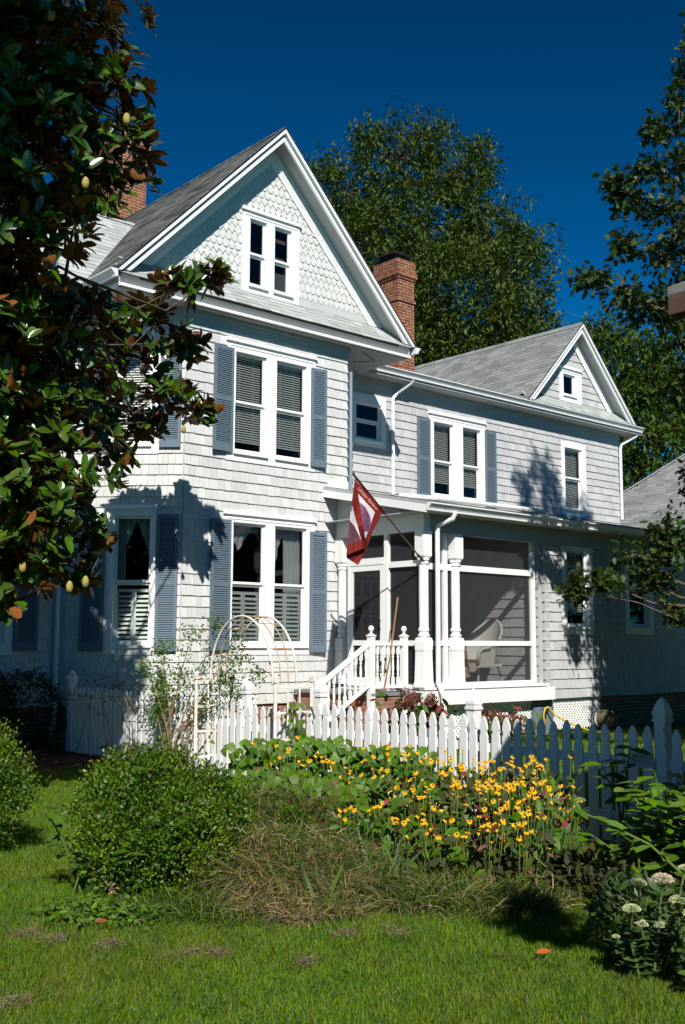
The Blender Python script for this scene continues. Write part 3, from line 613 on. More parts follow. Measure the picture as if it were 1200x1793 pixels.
# chimneys
def chimney(x0, x1, y0, y1, z0, z1, cap):
    mb = MB(); mb.box(x0, x1, y0, y1, z0, z1-.62); k = .028
    mb.box(x0-k, x1+k, y0-k, y1+k, z1-1.0, z1-.93)
    mb.box(x0-.0, x1+.0, y0-.0, y1+.0, z1-.62, z1-.40)
    mb.box(x0-k, x1+k, y0-k, y1+k, z1-.46, z1-.40); mb.box(x0-2*k, x1+2*k, y0-2*k, y1+2*k, z1-.40, z1-.28); mb.box(x0-k, x1+k, y0-k, y1+k, z1-.28, z1)
    o = mb.build('chimney', M['brick'], house)
    if cap:
        mb = MB(); mb.lathe(((x0+x1)/2, (y0+y1)/2, z1), [(.36, 0), (.36, .12), (.52, .13), (.06, .34)], 4, 0, math.pi/4); mb.build('cap', M['black'], o)
    return o
c0 = on(697, 600, 1, 2.4); c1 = on(724, 600, 1, 2.4); yb_ = on(657, 480, 0, c0[0])[1]; zt = on(697, 452, 1, 2.4)[2]
chimney(c0[0], c1[0]+.03, 2.4, yb_, 7.0, zt, True)
l0 = on(200, 380, 1, 5.4); l1 = on(257, 300, 1, 5.4)
chimney(l0[0], l1[0], 5.4, 6.3, 7.5, on(256, 235, 1, 5.4)[2], False)
# ---- downspouts
def pipe(pts, name='downspout', m='metal_white', r=.042):
    mb = MB(); mb.tube(pts, r, 8); return mb.build(name, M[m], house, False)
pipe([(6.38, 1.02, 7.24), (6.36, 1.08, 7.14), (6.16, 1.30, 6.93), (6.08, 1.34, 6.80), (6.08, 1.34, 4.74)])
pipe([(14.9, 1.06, 7.24), (14.85, 1.1, 7.12), (14.5, 1.32, 6.88), (14.47, 1.34, 6.75), (14.47, 1.34, 4.88)])
pipe([(3.66, -.01, 6.70), (3.66, -.01, 4.45)], m='pipe_blue', r=.03)
pipe([(-1.50, 1.24, 7.1), (-1.47, 1.30, 6.9), (-1.47, 1.30, .35), (-1.62, 1.15, .10)])
pipe([(6.13, 1.20, 4.72), (6.6, .6, 4.64), (9.9, .55, 4.66), (10.1, .55, 4.64)], r=.05)
# ------------------------------------------------------------------ porch (part of the house)
X0, YP = 3.336, -2.187
def zr(y): return 3.95+(y+2.62)*.195
mb = MB(); tabs(mb, (2.98, -2.62, 3.945), (1, 0, 0), (0, 1, .195), 13.1, 4.09, keep=lambda p: not (p[0] < 3.55 and p[1] > 0)); o = mb.build('porch_roof', M['roof_mid'], house)
mb = MB(); mb.prism([(-2.62, 3.90), (-2.62, 3.94), (0, zr(0)-.005), (0, zr(0)-.05)], 0, 2.98, 16.1); mb.prism([(0, zr(0)-.05), (0, zr(0)-.005), (CH, zr(CH)-.005), (CH, zr(CH)-.05)], 0, 3.9, 16.1); mb.build('roof_deck', M['grey_trim'], o)
mb = MB()
mb.prism([(-2.60, 3.76), (-2.60, 3.915), (-.001, zr(0)-.035), (-.001, zr(0)-.19)], 0, 2.985, 3.025)   # rake board
mb.box(3.08, 3.57, -.05, -.02, 4.42, 4.60)                                                     # flashing board on the bay
mb.build('porch_rake', M['white'], house)
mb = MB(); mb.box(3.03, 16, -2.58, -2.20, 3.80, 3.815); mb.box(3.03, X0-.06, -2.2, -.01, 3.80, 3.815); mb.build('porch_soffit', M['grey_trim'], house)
mb = MB(); mb.prism([(-2.19, 3.8), (-.01, 3.8), (-.01, zr(0)-.06), (-2.19, zr(-2.19)-.06)], 0, X0-.03, X0+.02); mb.build('porch_side_siding', M['siding2'], house)
mb = MB(); mb.box(X0-.05, X0+.10, YP-.06, -.01, 3.52, 3.80); mb.build('porch_beam', M['white'], house); mb = MB(); mb.box(X0+.10, 16, YP-.05, YP+.09, 3.50, 3.80); mb.build('porch_beam', M['grey_trim'], house)  # front beam given the grey paint to put its shade into the colour
gutter((2.98, -2.60, 3.915), (16.1, -2.60, 3.915), (0, -1))
mb = MB(); mb.box(X0, 6.38, YP+.1, CH-.01, 3.70, 3.72); mb.build('porch_ceiling', M['porch_ceiling'], house)
mb = MB(); mb.box(X0-.05, 6.40, YP-.1, CH, .80, .885); mb.build('porch_floor', M['porch_floor'], house)
mb = MB(); mb.box(X0-.12, 6.62, YP-.16, YP-.10, .635, .865); mb.box(X0-.12, X0-.06, YP-.10, -.02, .635, .865); mb.box(X0-.10, 6.50, YP-.13, YP+.02, .887, .925); mb.build('deck_skirt', M['white'], house)
def column(x, y, name='porch_column'):
    mb = MB(); k = .085; q = .098
    mb.lathe((x, y, .925), [(q*1.41*1.25, 0), (q*1.41*1.25, .03), (q*1.41*1.12, .10), (q*1.41*1.02, .5), (q*1.41*1.02, .58)], 4, 0, math.pi/4)
    mb.lathe((x, y, 1.505), [(q*1.30, 0), (q*1.45, .015), (q*1.5, .05), (q*1.5, .17), (q*1.4, .22), (q*1.1, .235)], 4, 0, math.pi/4)
    pr = [(w_*.86, z_) for w_, z_ in [(.10, 1.74), (.118, 1.765), (.118, 1.785), (.088, 1.80), (.088, 1.83), (.108, 1.85), (.108, 1.88), (.088, 1.90), (.088, 2.1), (.092, 2.5), (.088, 2.92), (.084, 2.94), (.110, 2.96), (.110, 2.98), (.09, 2.995), (.118, 3.02), (.118, 3.035), (.10, 3.05)]]
    mb.lathe((x, y, 0), pr, 20)
    mb.lathe((x, y, 3.05), [(q*1.1, 0), (q*1.41*1.03, .04), (q*1.41*1.03, .46)], 4, 0, math.pi/4)
    o = mb.build(name, M['white'], house)
    return o
column(X0, YP); column(4.116, YP); column(X0+.02, -.14)
mb = MB(); F1 = -YP
yf0, yf1 = YP+.03, YP+.09                                 # front screen frames
for z0, z1 in ((2.88, 2.985), (1.605, 1.69), (.925, .985)): mb.box(3.48, 3.86, yf0, yf1, z0, z1); mb.box(3.95, 6.22, yf0, yf1, z0, z1)
for x0, x1 in ((3.44, 3.48), (3.86, 3.95), (6.22, 6.32)): mb.box(x0, x1, yf0-.005, yf1+.005, .925, 3.5)
mb.build('screen_frame', M['white'], house)
mb = MB(); mb.box(3.48, 3.86, yf1-.02, yf1-.018, .985, 3.5); mb.box(3.95, 6.22, yf1-.02, yf1-.018, .985, 3.5)
mb.box(X0+.03, X0+.032, -2.06, -1.36, .96, 3.52); mb.box(X0+.03, X0+.032, -1.27, -.34, 3.09, 3.52); mb.build('porch_screen', M['screen'], house)
mb = MB(); xa, xb_ = X0-.02, X0+.05
mb.box(xa, xb_, -2.07, -1.36, 2.93, 3.03); mb.box(xa, xb_, -2.07, -1.36, 1.60, 1.69); mb.box(xa, xb_, -2.07, -1.36, .89, .96)
mb.box(xa-.01, xb_, -1.36, -1.27, .89, 3.52); mb.box(xa-.02, xb_+.01, -1.27, -.34, 3.0, 3.12); mb.box(xa-.02, xb_, -.40, -.34, .89, 3.0)
mb.build('screen_frame', M['white'], house)
mb = MB(); xa -= .012
mb.box(xa, xa+.035, -1.265, -1.175, .90, 2.99); mb.box(xa, xa+.035, -.475, -.405, .90, 2.99); mb.box(xa, xa+.035, -1.175, -.475, 2.90, 2.99); mb.box(xa, xa+.035, -1.175, -.475, 1.60, 1.69); mb.box(xa, xa+.035, -1.175, -.475, .90, 1.05)
d = mb.build('screen_door', M['white'], house); mb = MB(); mb.box(xa+.015, xa+.017, -1.175, -.475, 1.05, 2.90); mb.build('door_screen', M['screen'], d)
mb = MB(); mb.tube([(xa-.03, -1.22, 1.86), (xa-.05, -1.22, 1.9), (xa-.05, -1.22, 2.0), (xa-.03, -1.22, 2.04)], .008, 6); mb.build('door_handle', M['black'], d)
# inner wall of the porch with a glazed door
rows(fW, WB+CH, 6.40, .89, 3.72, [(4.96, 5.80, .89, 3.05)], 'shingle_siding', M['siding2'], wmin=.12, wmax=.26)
mb = MB(); mb.box(4.94, 5.02, -.02, .04, .89, 3.0, 0, fW); mb.box(5.74, 5.82, -.02, .04, .89, 3.0, 0, fW); mb.box(4.94, 5.82, -.02, .04, 3.0, 3.1, 0, fW)
for i in range(4): mb.box(5.02+.24*i-.02 if i else 5.02, 5.02+.24*i+.02 if i < 3 else 5.74, -.03, .0, 1.15, 2.9, 0, fW)
for i in range(6): mb.box(5.02, 5.74, -.028, .002, 1.13+.355*i-.02, 1.13+.355*i+.02, 0, fW)
mb.box(5.02, 5.74, -.03, 0, .9, 1.11, 0, fW); d = mb.build('glazed_door', M['grey_trim'], house); mb = MB(); mb.add([fW(a, -.047, z) for a, z in ((5.02, 1.1), (5.74, 1.1), (5.74, 2.95), (5.02, 2.95))], [(0, 1, 2, 3)]); mb.build('pane', M['glass'], d)
mb = MB(); mb.box(4.94, 5.8, -.9, -.11, .9, 3.05, 0, fW); mb.build('room_shell', M['room'], d)
pipe([(3.62, -2.66, 3.80), (3.60, -2.62, 3.70), (3.50, -2.38, 3.60), (3.50, -2.36, 3.48), (3.50, -2.36, .98), (3.52, -2.45, .80), (3.52, -2.5, .2)])
# lattice skirting, piers
def lattice(x0, x1, z0, z1, y):
    mb = MB(); s = .085
    n = int((x1-x0+z1-z0)/s)+2
    for sg in (1, -1):
        for i in range(n):
            c = x0-(z1-z0)+i*s if sg > 0 else x0+i*s
            # line x = c + sg*(z-z0)
            za, zb_ = z0, z1; xa_ = c; xb2 = c+sg*(z1-z0)
            pts = []
            ta = 0; tb = 1; dx = xb2-xa_
            for lim_, sgn in ((x0, 1), (x1, -1)):
                t = (lim_-xa_)/dx
                if dx*sgn > 0: ta = max(ta, t)
                else: tb = min(tb, t)
            if tb-ta < .04: continue
            p = lambda t: (xa_+dx*t, y+(.004 if sg > 0 else -.004), z0+(z1-z0)*t)
            mb.beam(p(ta), p(tb), .008, .034, up=(0, 1, 0)) if False else mb.beam(p(ta), p(tb), .034, .007, up=(0, -1, 0))
    mb.box(x0-.02, x1+.02, y-.012, y+.012, z1-.02, z1+.02)
    return mb.build('lattice_skirt', M['white'], house)
lattice(3.55, 6.17, .06, .60, -2.13); lattice(6.78, 8.32, .06, .60, -2.13)
mb = MB(); mb.box(6.19, 6.75, -2.2, -1.95, 0, .632); mb.build('brick_pier', M['pier'], house); mb = MB(); mb.box(3.3, 3.54, -2.22, -1.98, 0, .632); mb.build('brick_pier', M['pier'], house)
# steps
mb = MB(); mb.box(2.34, X0-.13, -2.02, -.12, 0, .80); 
for i in range(4): mb.box(1.28+i*.27, 1.28+(i+1)*.27-.001 if i < 3 else 2.338, -1.98, -.14, 0, .16*(i+1))
mb.build('brick_steps', M['brick2'], house)
mb = MB(); mb.box(2.28, X0-.125, -2.05, -.10, .802, .85); mb.build('landing', M['porch_floor'], house)
def newel(x, y, z0, z1, ball=True):
    mb = MB(); h = .048; mb.box(x-h, x+h, y-h, y+h, z0, z1); mb.box(x-h-.012, x+h+.012, y-h-.012, y+h+.012, z1, z1+.022); mb.box(x-h+.01, x+h-.01, y-h+.01, y+h-.01, z1+.022, z1+.04)
    mb.lathe((x, y, z1+.04), [(.02, 0), (.026, .012), (.018, .03), (.03, .042), (.043, .062), (.047, .085), (.041, .110), (.025, .128), (.004, .135)], 14)
    return mb.build('newel_post', M['white'], house)
ys = -2.0
newel(2.32, ys, .2, 1.75); newel(3.06, ys, .5, 1.75); newel(1.2, ys, 0, .90)
rail = MB(); rail.box(2.37, 3.01, ys-.035, ys+.035, 1.605, 1.655); rail.box(2.37, 3.01, ys-.025, ys+.025, .92, .965)
a, b = np.array((1.245, ys, 1.005)), np.array((2.275, ys, 1.64)); rail.beam(a, b, .07, .06); c, dd = np.array((1.245, ys, .36)), np.array((2.275, ys, .985)); rail.beam(c, dd, .05, .05)
ro = rail.build('stair_railing', M['white'], house)
def baluster(x, z0, z1):
    mb = MB(); L = z1-z0; s = .021; mb.box(x-s, x+s, ys-s, ys+s, z0, z0+L*.20); mb.box(x-s, x+s, ys-s, ys+s, z1-L*.20, z1)
    pr = [(.020, .20), (.024, .215), (.013, .235), (.013, .25), (.021, .27), (.021, .285), (.013, .31), (.022, .42), (.018, .55), (.012, .68), (.021, .70), (.021, .715), (.013, .735), (.013, .75), (.024, .775), (.02, .80)]
    mb.lathe((x, ys, z0), [(r, z*L) for r, z in pr], 8); mb.build('baluster', M['white'], ro)
for i in range(5): baluster(2.46+i*.115, .965, 1.605)
for i in range(9):
    t = (i+.6)/9.2; p = a+(b-a)*t; q = c+(dd-c)*t; baluster(p[0], q[2]+.03, p[2]-.035)

# ------------------------------------------------------------------ porch furniture
ch = thing('wicker_chair', (5.72, -1.25, .887), 'white wicker armchair behind the porch screen', 'chair')
def wick(mb, P, nu, nv): mb.add(P, [(j*(nu+1)+i, j*(nu+1)+i+1, (j+1)*(nu+1)+i+1, (j+1)*(nu+1)+i) for j in range(nv) for i in range(nu)])
cx, cy, cz = 5.72, -1.25, .887
mb = MB(); nu, nv = 24, 10; P = []                           # wrap-around woven back, opens to -x
for j in range(nv+1):
    v = j/nv
    for i in range(nu+1):
        t = math.radians(-82+164*i/nu); hgt = .42+.42*max(0, math.cos(t*1.05))**1.2; r = .30+.07*v
        P.append((cx+r*math.cos(t)*1.05+.10*v, cy+r*math.sin(t)*1.08, cz+.40+(hgt)*v*.95))
wick(mb, P, nu, nv); P2 = [(p[0]-.018*math.copysign(1, p[0]-cx), p[1]*.0+cy+(p[1]-cy)*.94, p[2]) for p in P]; wick(mb, P2, nu, nv); mb.build('woven_back', M['wicker'], ch, True)
mb = MB(); top = P[-(nu+1):]; mb.tube([top[0]]+top+[top[-1]], .024, 8); 
for s in (-1, 1): mb.tube([(cx+.05, cy+s*.39, cz+.80), (cx-.12, cy+s*.41, cz+.68), (cx-.30, cy+s*.40, cz+.66), (cx-.37, cy+s*.38, cz+.60), (cx-.36, cy+s*.34, cz+.38)], .032, 8)
mb.build('arm', M['wicker'], ch, True)
mb = MB(); 
for s in (-1, 1):
    P = [(cx-.36+.44*i/10, cy+s*(.39-.05*j/6), cz+.66-.34*j/6+ (.0)) for j in range(7) for i in range(11)]; wick(mb, P, 10, 6)
P = [(cx-.37, cy-.34+.68*i/10, cz+.40-.16*j/4) for j in range(5) for i in range(11)]; wick(mb, P, 10, 4); mb.box(cx-.36, cx+.3, cy-.35, cy+.35, cz+.34, cz+.38); mb.build('seat', M['wicker'], ch)
mb = MB(); mb.box(cx-.33, cx+.24, cy-.31, cy+.31, cz+.382, cz+.46); mb.build('seat_cushion', M['cushion'], ch)
for sx, sy, ex in ((-.33, -.33, -.04), (-.33, .33, -.04), (.24, -.28, .16), (.24, .28, .16)):
    mb = MB(); mb.tube([(cx+sx, cy+sy, cz+.36), (cx+sx+ex, cy+sy*1.05, cz)], [.022, .016], 8); mb.build('leg', M['wicker'], ch)
tb = thing('side_table', (4.72, -1.35, .887), 'small round porch table under a rose print cloth', 'table')
mb = MB(); mb.lathe((4.72, -1.35, .887), [(.2, 0), (.2, .04), (.05, .06), (.05, .66), (.38, .66), (.38, .69)], 20); mb.build('pedestal', M['white'], tb)
mb = MB(); n = 60; V = []
for k, (r, z) in enumerate(((.01, .70), (.395, .70), (.40, .68), (.42, .45), (.45, .16))):
    for i in range(n):
        q = 2*math.pi*i/n; w_ = 1+(.07*math.sin(9*q)+.03*math.sin(17*q))*max(0, k-1)/3; V.append((4.72+r*w_*math.cos(q), -1.35+r*w_*math.sin(q), .887+z))
mb.add(V, [(k*n+i, k*n+(i+1) % n, (k+1)*n+(i+1) % n, (k+1)*n+i) for k in range(4) for i in range(n)]); tag(mb.build('tablecloth', M['cloth'], None, True), 'rose print cloth draped over the round porch table', 'tablecloth')
mb = MB(); mb.tube([(3.0, -1.92, 2.40), (2.66, -2.08, 1.40), (2.52, -2.08, .87)], .014, 8); o = mb.build('pole_handle', M['wood']); tag(o, 'bare wooden broom handle leaning on the landing rail', 'broom')
# potted plant on the landing
def pot_plant(x, y, z):
    t = thing('potted_plant', (x, y, z), 'green leafy potted plant on the landing behind the white railing', 'plant')
    mb = MB(); mb.lathe((x, y, z), [(.08, 0), (.11, .18), (.125, .18), (.125, .21), (.10, .21)], 16); mb.build('pot', M['terracotta'], t)
    n = 90; P = np.array([x, y, z+.42])+rng.normal(size=(n, 3))*np.array([.08, .08, .13]); leaf_mesh('foliage', P, rdir(n)+np.array([0, 0, -.3]), rdir(n)+np.array([-.5, -1, .6]), rng.uniform(.06, .1, n), T_HEART, M['leaf'], t)
pot_plant(2.62, -1.72, .85)

# ------------------------------------------------------------------ flag
PB = np.array((3.22, -2.26, 3.02)); PT = np.array((1.70, -2.26, 4.27))
mb = MB(); mb.tube([PB, PT], .013, 8); mb.lathe(PT-np.array([.0, 0, .0]), [(.006, -.02), (.022, 0), (.022, .03), (.006, .05)], 10)
o = mb.build('flag_pole', M['brass']); tag(o, 'slim bronze pole slanting up from the porch corner column', 'flagpole')
mb = MB(); mb.tube([PB+np.array([.08, .02, -.03]), PB+(PT-PB)*.06], .022, 8); put(mb.build('bracket', M['brass']), o)
# picture coordinates of the cloth (a fold-out chart of the hanging cloth), pinned to the pole plane
def fpt(a, b, off=0):
    px, py = 600+a/8.571, 830+b/8.571
    yy = -2.275-off; p = on(px, py, 1, yy); return p
MAINP = [(185, 75), (590, 540), (583, 600), (520, 740), (455, 860), (400, 1010), (335, 1190), (232, 1368), (150, 1315), (60, 1260), (58, 1190), (75, 1040), (100, 800), (128, 500), (158, 280)]
FLAP = [(185, 75), (232, 280), (262, 480), (300, 720), (330, 900), (352, 1010), (345, 1110), (200, 1160), (70, 1215), (58, 1190), (75, 1040), (100, 800), (128, 500), (158, 280)]
ART_MAIN = [('red', MAINP), ('flag_white', [(225, 285), (490, 575), (440, 690), (425, 760), (345, 970), (290, 760), (262, 480)]),
            ('purple', [(250, 420), (300, 455), (345, 500), (395, 590), (420, 660), (428, 760), (415, 850), (380, 870), (350, 860), (325, 885), (300, 760), (275, 600)]),
            ('plum', [(310, 590), (330, 600), (336, 650), (318, 660)]),
            ('dark_red', [(60, 1190), (200, 1155), (350, 1100), (300, 1180), (150, 1315), (60, 1262)])]
ART_FLAP = [('red', FLAP), ('flag_white', [(150, 480), (168, 560), (200, 690), (232, 810), (275, 970), (278, 990), (230, 880), (170, 770), (128, 720), (112, 690), (118, 580), (130, 490)]),
            ('purple', [(132, 470), (146, 480), (150, 560), (125, 560)]),
            ('plum', [(112, 700), (130, 730), (172, 770), (232, 880), (278, 992), (180, 1030), (72, 1062), (88, 900)]),
            ('dark_red', [(240, 790), (302, 770), (328, 890), (352, 1010), (345, 1100), (300, 1020), (262, 930)])]
def inside(p, poly):
    c = False; n = len(poly)
    for i in range(n):
        (x1, y1), (x2, y2) = poly[i], poly[(i+1) % n]
        if (y1 > p[1]) != (y2 > p[1]) and p[0] < (x2-x1)*(p[1]-y1)/(y2-y1)+x1: c = not c
    return c
def cloth_layer(poly, art, off):
    """fine cloth sheet: the outline is cut into rows, every row into cells"""
    mb = MB(); keys = [a_[0] for a_ in art]; ylo = min(p[1] for p in poly); yhi = max(p[1] for p in poly); nr = 130; ncl = 70
    def span(y):
        xs = []
        for i in range(len(poly)):
            (x1, y1), (x2, y2) = poly[i], poly[(i+1) % len(poly)]
            if (y1 > y) != (y2 > y): xs.append((x2-x1)*(y-y1)/(y2-y1)+x1)
        return (min(xs), max(xs)) if len(xs) > 1 else None
    Y = [ylo+.5+(yhi-ylo-1)*i/nr for i in range(nr+1)]; V = []; ok = []
    for y in Y:
        s = span(y) or (0, 0)
        for k in range(ncl+1):
            x = s[0]+(s[1]-s[0])*k/ncl; g = (y-ylo)/(yhi-ylo)
            d = off+.05*g*math.sin(x/62.+y/310.)+.022*g*math.sin(x/27.+1.3+y/500.); V.append(fpt(x, y, d))
    F = []; mi = []
    for r in range(nr):
        s0 = span((Y[r]+Y[r+1])/2)
        if not s0: continue
        for k in range(ncl):
            c_ = (s0[0]+(s0[1]-s0[0])*(k+.5)/ncl, (Y[r]+Y[r+1])/2); m_ = 0
            for q, (nm, pl_) in enumerate(art):
                if q and inside(c_, pl_): m_ = q
            F.append((r*(ncl+1)+k, r*(ncl+1)+k+1, (r+1)*(ncl+1)+k+1, (r+1)*(ncl+1)+k)); mi.append(m_)
    mb.add(V, F); mb.m = mi
    return mb, [M[k] for k in keys]
fl, ms = cloth_layer(MAINP, ART_MAIN, 0.0); flag = fl.build('house_flag', ms, None, True)
tag(flag, 'dark red flag with a purple dog portrait hanging folded from the slanting pole', 'flag')
fl, ms = cloth_layer(FLAP, ART_FLAP, .07); put(fl.build('folded_edge', ms, None, True), flag)
mb = MB(); mb.tube([PB+(PT-PB)*.56+np.array([0, -.0, 0]), PT*.985+PB*.015], .02, 8); put(mb.build('pole_sleeve', M['dark_red']), flag)
def text_mesh(s, size, shear=0, align='CENTER'):
    cu = bpy.data.curves.new('lettering', 'FONT'); cu.body = s; cu.size = size; cu.shear = shear; cu.align_x = align; cu.align_y = 'CENTER'; cu.resolution_u = 3
    ob = bpy.data.objects.new('lettering_source', cu); COL.objects.link(ob); bpy.context.view_layer.update()
    me = bpy.data.meshes.new_from_object(ob.evaluated_get(bpy.context.evaluated_depsgraph_get())); COL.objects.unlink(ob); bpy.data.objects.remove(ob); return me
me = text_mesh('Labrador Retriever', 62, .35)
A = np.array((236, 205)); B = np.array((528, 540)); dv = B-A; Lb = np.linalg.norm(dv); ux = dv/Lb; uy = np.array((ux[1], -ux[0])); cc = (A+B)/2
vs = [v.co.copy() for v in me.vertices]; wx = max(v.x for v in vs)-min(v.x for v in vs); cxm = (max(v.x for v in vs)+min(v.x for v in vs))/2; k = Lb/wx
for v in me.vertices:
    q = cc+ux*(v.co.x-cxm)*k+uy*v.co.y*k*1.15
    g = (q[1]-75)/1293.; v.co = Vector(fpt(q[0], q[1], .05*g*math.sin(q[0]/62.+q[1]/310.)+.022*g*math.sin(q[0]/27.+1.3+q[1]/500.)+.006))
put(link('lettering', me, M['flag_text']), flag)

# ------------------------------------------------------------------ fence, gate, arbour
XF = -1.68
PK = [(.044, .02), (.044, .80), (.032, .818), (.031, .838), (.043, .858), (.042, .885), (.034, .92), (.019, .953), (.007, .972), (.0, .975)]
def picket(parent, y, x=XF, h=1.0, name='picket'):
    dz = random.uniform(-.016, .012); t = random.uniform(-.011, .011)
    pts = [(w_, z) for w_, z in PK]+[(-w_, z) for w_, z in reversed(PK[:-1])]
    mb = MB(); mb.prism([(y+p[0]+t*(p[1]), p[1]*h+dz) for p in pts], 0, x-.011, x+.011); return mb.build(name, M['fence'], parent)
def post(parent, y, ztop=1.21, x=XF+.075, name='post'):
    mb = MB(); s = ztop-1.21; h = .05
    mb.box(x-h, x+h, y-h, y+h, 0, 1.02+s); mb.box(x-h-.012, x+h+.012, y-h-.012, y+h+.012, 1.02+s, 1.045+s)
    mb.lathe((x, y, 1.045+s), [(.05*1.41, 0), (.06*1.41, .03), (.058*1.41, .055), (.045*1.41, .10), (.025*1.41, .145), (.003, .172)], 4, 0, math.pi/4); return mb.build(name, M['fence'], parent)
def fence(ys_, posts, y0, y1, label):
    t = thing('picket_fence', (XF, y0, 0), label, 'fence')
    for z in (.22, .68):
        mb = MB(); mb.box(XF+.012, XF+.05, min(y0, y1), max(y0, y1), z-.04, z+.04); mb.build('rail', M['fence'], t)
    for y in posts: post(t, y)
    for y in ys_: picket(t, y)
    return t
sp = .134
fR_ = fence([-5.412-n*sp for n in range(0, 43)], [-7.63, -9.67, -11.1], -5.37, -11.2, 'white picket fence to the right of the arbour behind the yellow flowers')
fL_ = fence([-3.94+n*sp for n in range(0, 33)], [-1.91, .46], -4.0, .5, 'white picket fence to the left of the arbour running back to the house')
post(fL_, -4.0, 1.22); post(fR_, -5.37, 1.24)
gt = thing('garden_gate', (XF, -4.06, 0), 'white picket gate standing under the arbour', 'gate')
for i in range(9): picket(gt, -4.12-i*.1435, h=.93)
for z in (.24, .64):
    mb = MB(); mb.box(XF+.012, XF+.045, -5.30, -4.07, z-.04, z+.04); mb.build('rail', M['fence'], gt)
mb = MB(); mb.beam((XF+.028, -4.12, .28), (XF+.028, -5.26, .60), .03, .07); mb.build('brace', M['fence'], gt)
# maker's plate on the fence
mb = MB(); sy0, sy1 = -9.635, -9.42; mb.box(XF-.016, XF-.0125, sy0, sy1, .655, .76); pl = mb.build('maker_plate', M['sage'], fR_)
for s, z, h in (('BRINSFIELD', .733, .036), ('FENCE CO.', .695, .036), ('HOLLYWOOD MD', .668, .016)):
    me = text_mesh(s, h); 
    wx = max(v.co.x for v in me.vertices)-min(v.co.x for v in me.vertices); k = min(1, .195/wx)
    for v in me.vertices: v.co = Vector((XF-.0172, (sy0+sy1)/2-v.co.x*k, z+v.co.y))
    if s[0] != 'H': put(link('lettering', me, M['letter']), pl)
# arbour
ab = thing('garden_arbor', (XF, -4.2, 0), 'rusting white tubular garden arbour over the picket gate', 'arbor')
yl, yr_ = -3.41, -4.99; xa_, xb2 = -1.95, -1.42
for y, nm in ((yl, 'side_panel'), (yr_, 'side_panel')):
    mb = MB()
    for x in (xa_, xb2):
        mb.tube([(x, y, 0), (x, y, 1.22)], .021, 10); mb.box(x-.03, x+.03, y-.03, y+.03, 1.20, 1.225); mb.lathe((x, y, 1.225), [(.012, 0), (.02, .01), (.027, .03), (.02, .05), (.004, .058)], 10)
    for z, r in ((1.16, .022), (.86, .013), (.56, .013), (.26, .013)): mb.box(xa_+.02, xb2-.02, y-r*.6, y+r*.6, z-r, z+r)
    for x in (xa_+.18, xb2-.18): mb.tube([(x, y, .1), (x, y, 1.16)], .011, 6)
    mb.build(nm, M['rust'], ab)
arc = lambda x, r, z0: [(x, (yl+yr_)/2+(.62)*math.cos(t), z0+.74*math.sin(t)) for t in [math.pi*i/26 for i in range(27)]]
for i, x in enumerate((-1.86, -1.75, -1.63, -1.51)):
    mb = MB(); pth = arc(x, .0, 1.22); out = i in (0, 3)
    pth = [(x, yl-.17, 1.16)]+pth+[(x, yr_+.17, 1.16)]
    mb.tube(pth, .0135 if out else .007, 8); mb.build('arch_tube', M['rust'] if out else M['rusty'], ab, True)
mb = MB()
for t in (.12, .3, .48, .66, .84, .94, .06):
    q = math.pi*t; y = (yl+yr_)/2+.62*math.cos(q); z = 1.22+.74*math.sin(q); mb.beam((-1.86, y, z), (-1.51, y, z), .016, .012)
mb.build('cross_bar', M['rusty'], ab)

# ------------------------------------------------------------------ hose on the pier
hs_t = thing('garden_hose', (6.5, -2.3, .0), 'yellow garden hose hung on the grey porch pier', 'hose')
mb = MB(); mb.tube([(6.42, -2.26, .12), (6.36, -2.27, .35), (6.38, -2.29, .47), (6.46, -2.30, .50), (6.52, -2.30, .45), (6.62, -2.34, .34), (6.85, -2.5, .2), (7.1, -2.7, .08), (7.35, -2.8, .03)], .017, 8); mb.build('tube', M['yellow_hose'], hs_t, True)
mb = MB(); mb.tube([(6.44, -2.2, .46), (6.44, -2.31, .46)], .014, 8); mb.tube([(6.44, -2.31, .48), (6.44, -2.31, .40)], .018, 8); mb.build('tap', M['black'], hs_t)
rl = thing('hose_reel', (7.6, -2.75, 0), 'dark hose reel standing against the lattice behind the shaded pickets', 'hose reel')
mb = MB()
for y in (-2.88, -2.62): mb.tube([(7.6+.2*math.cos(t), y, .27+.2*math.sin(t)) for t in [2*math.pi*i/20 for i in range(21)]], .014, 6)
mb.tube([(7.42, -2.75, 0), (7.6, -2.75, .3), (7.78, -2.75, 0)], .018, 6); mb.build('frame', M['black'], rl)
mb = MB(); 
for k in range(5): mb.tube([(7.6+.14*math.cos(t), -2.84+k*.045, .27+.14*math.sin(t)) for t in [2*math.pi*i/20 for i in range(21)]], .02, 6)
mb.build('coil', M['olive'], rl)

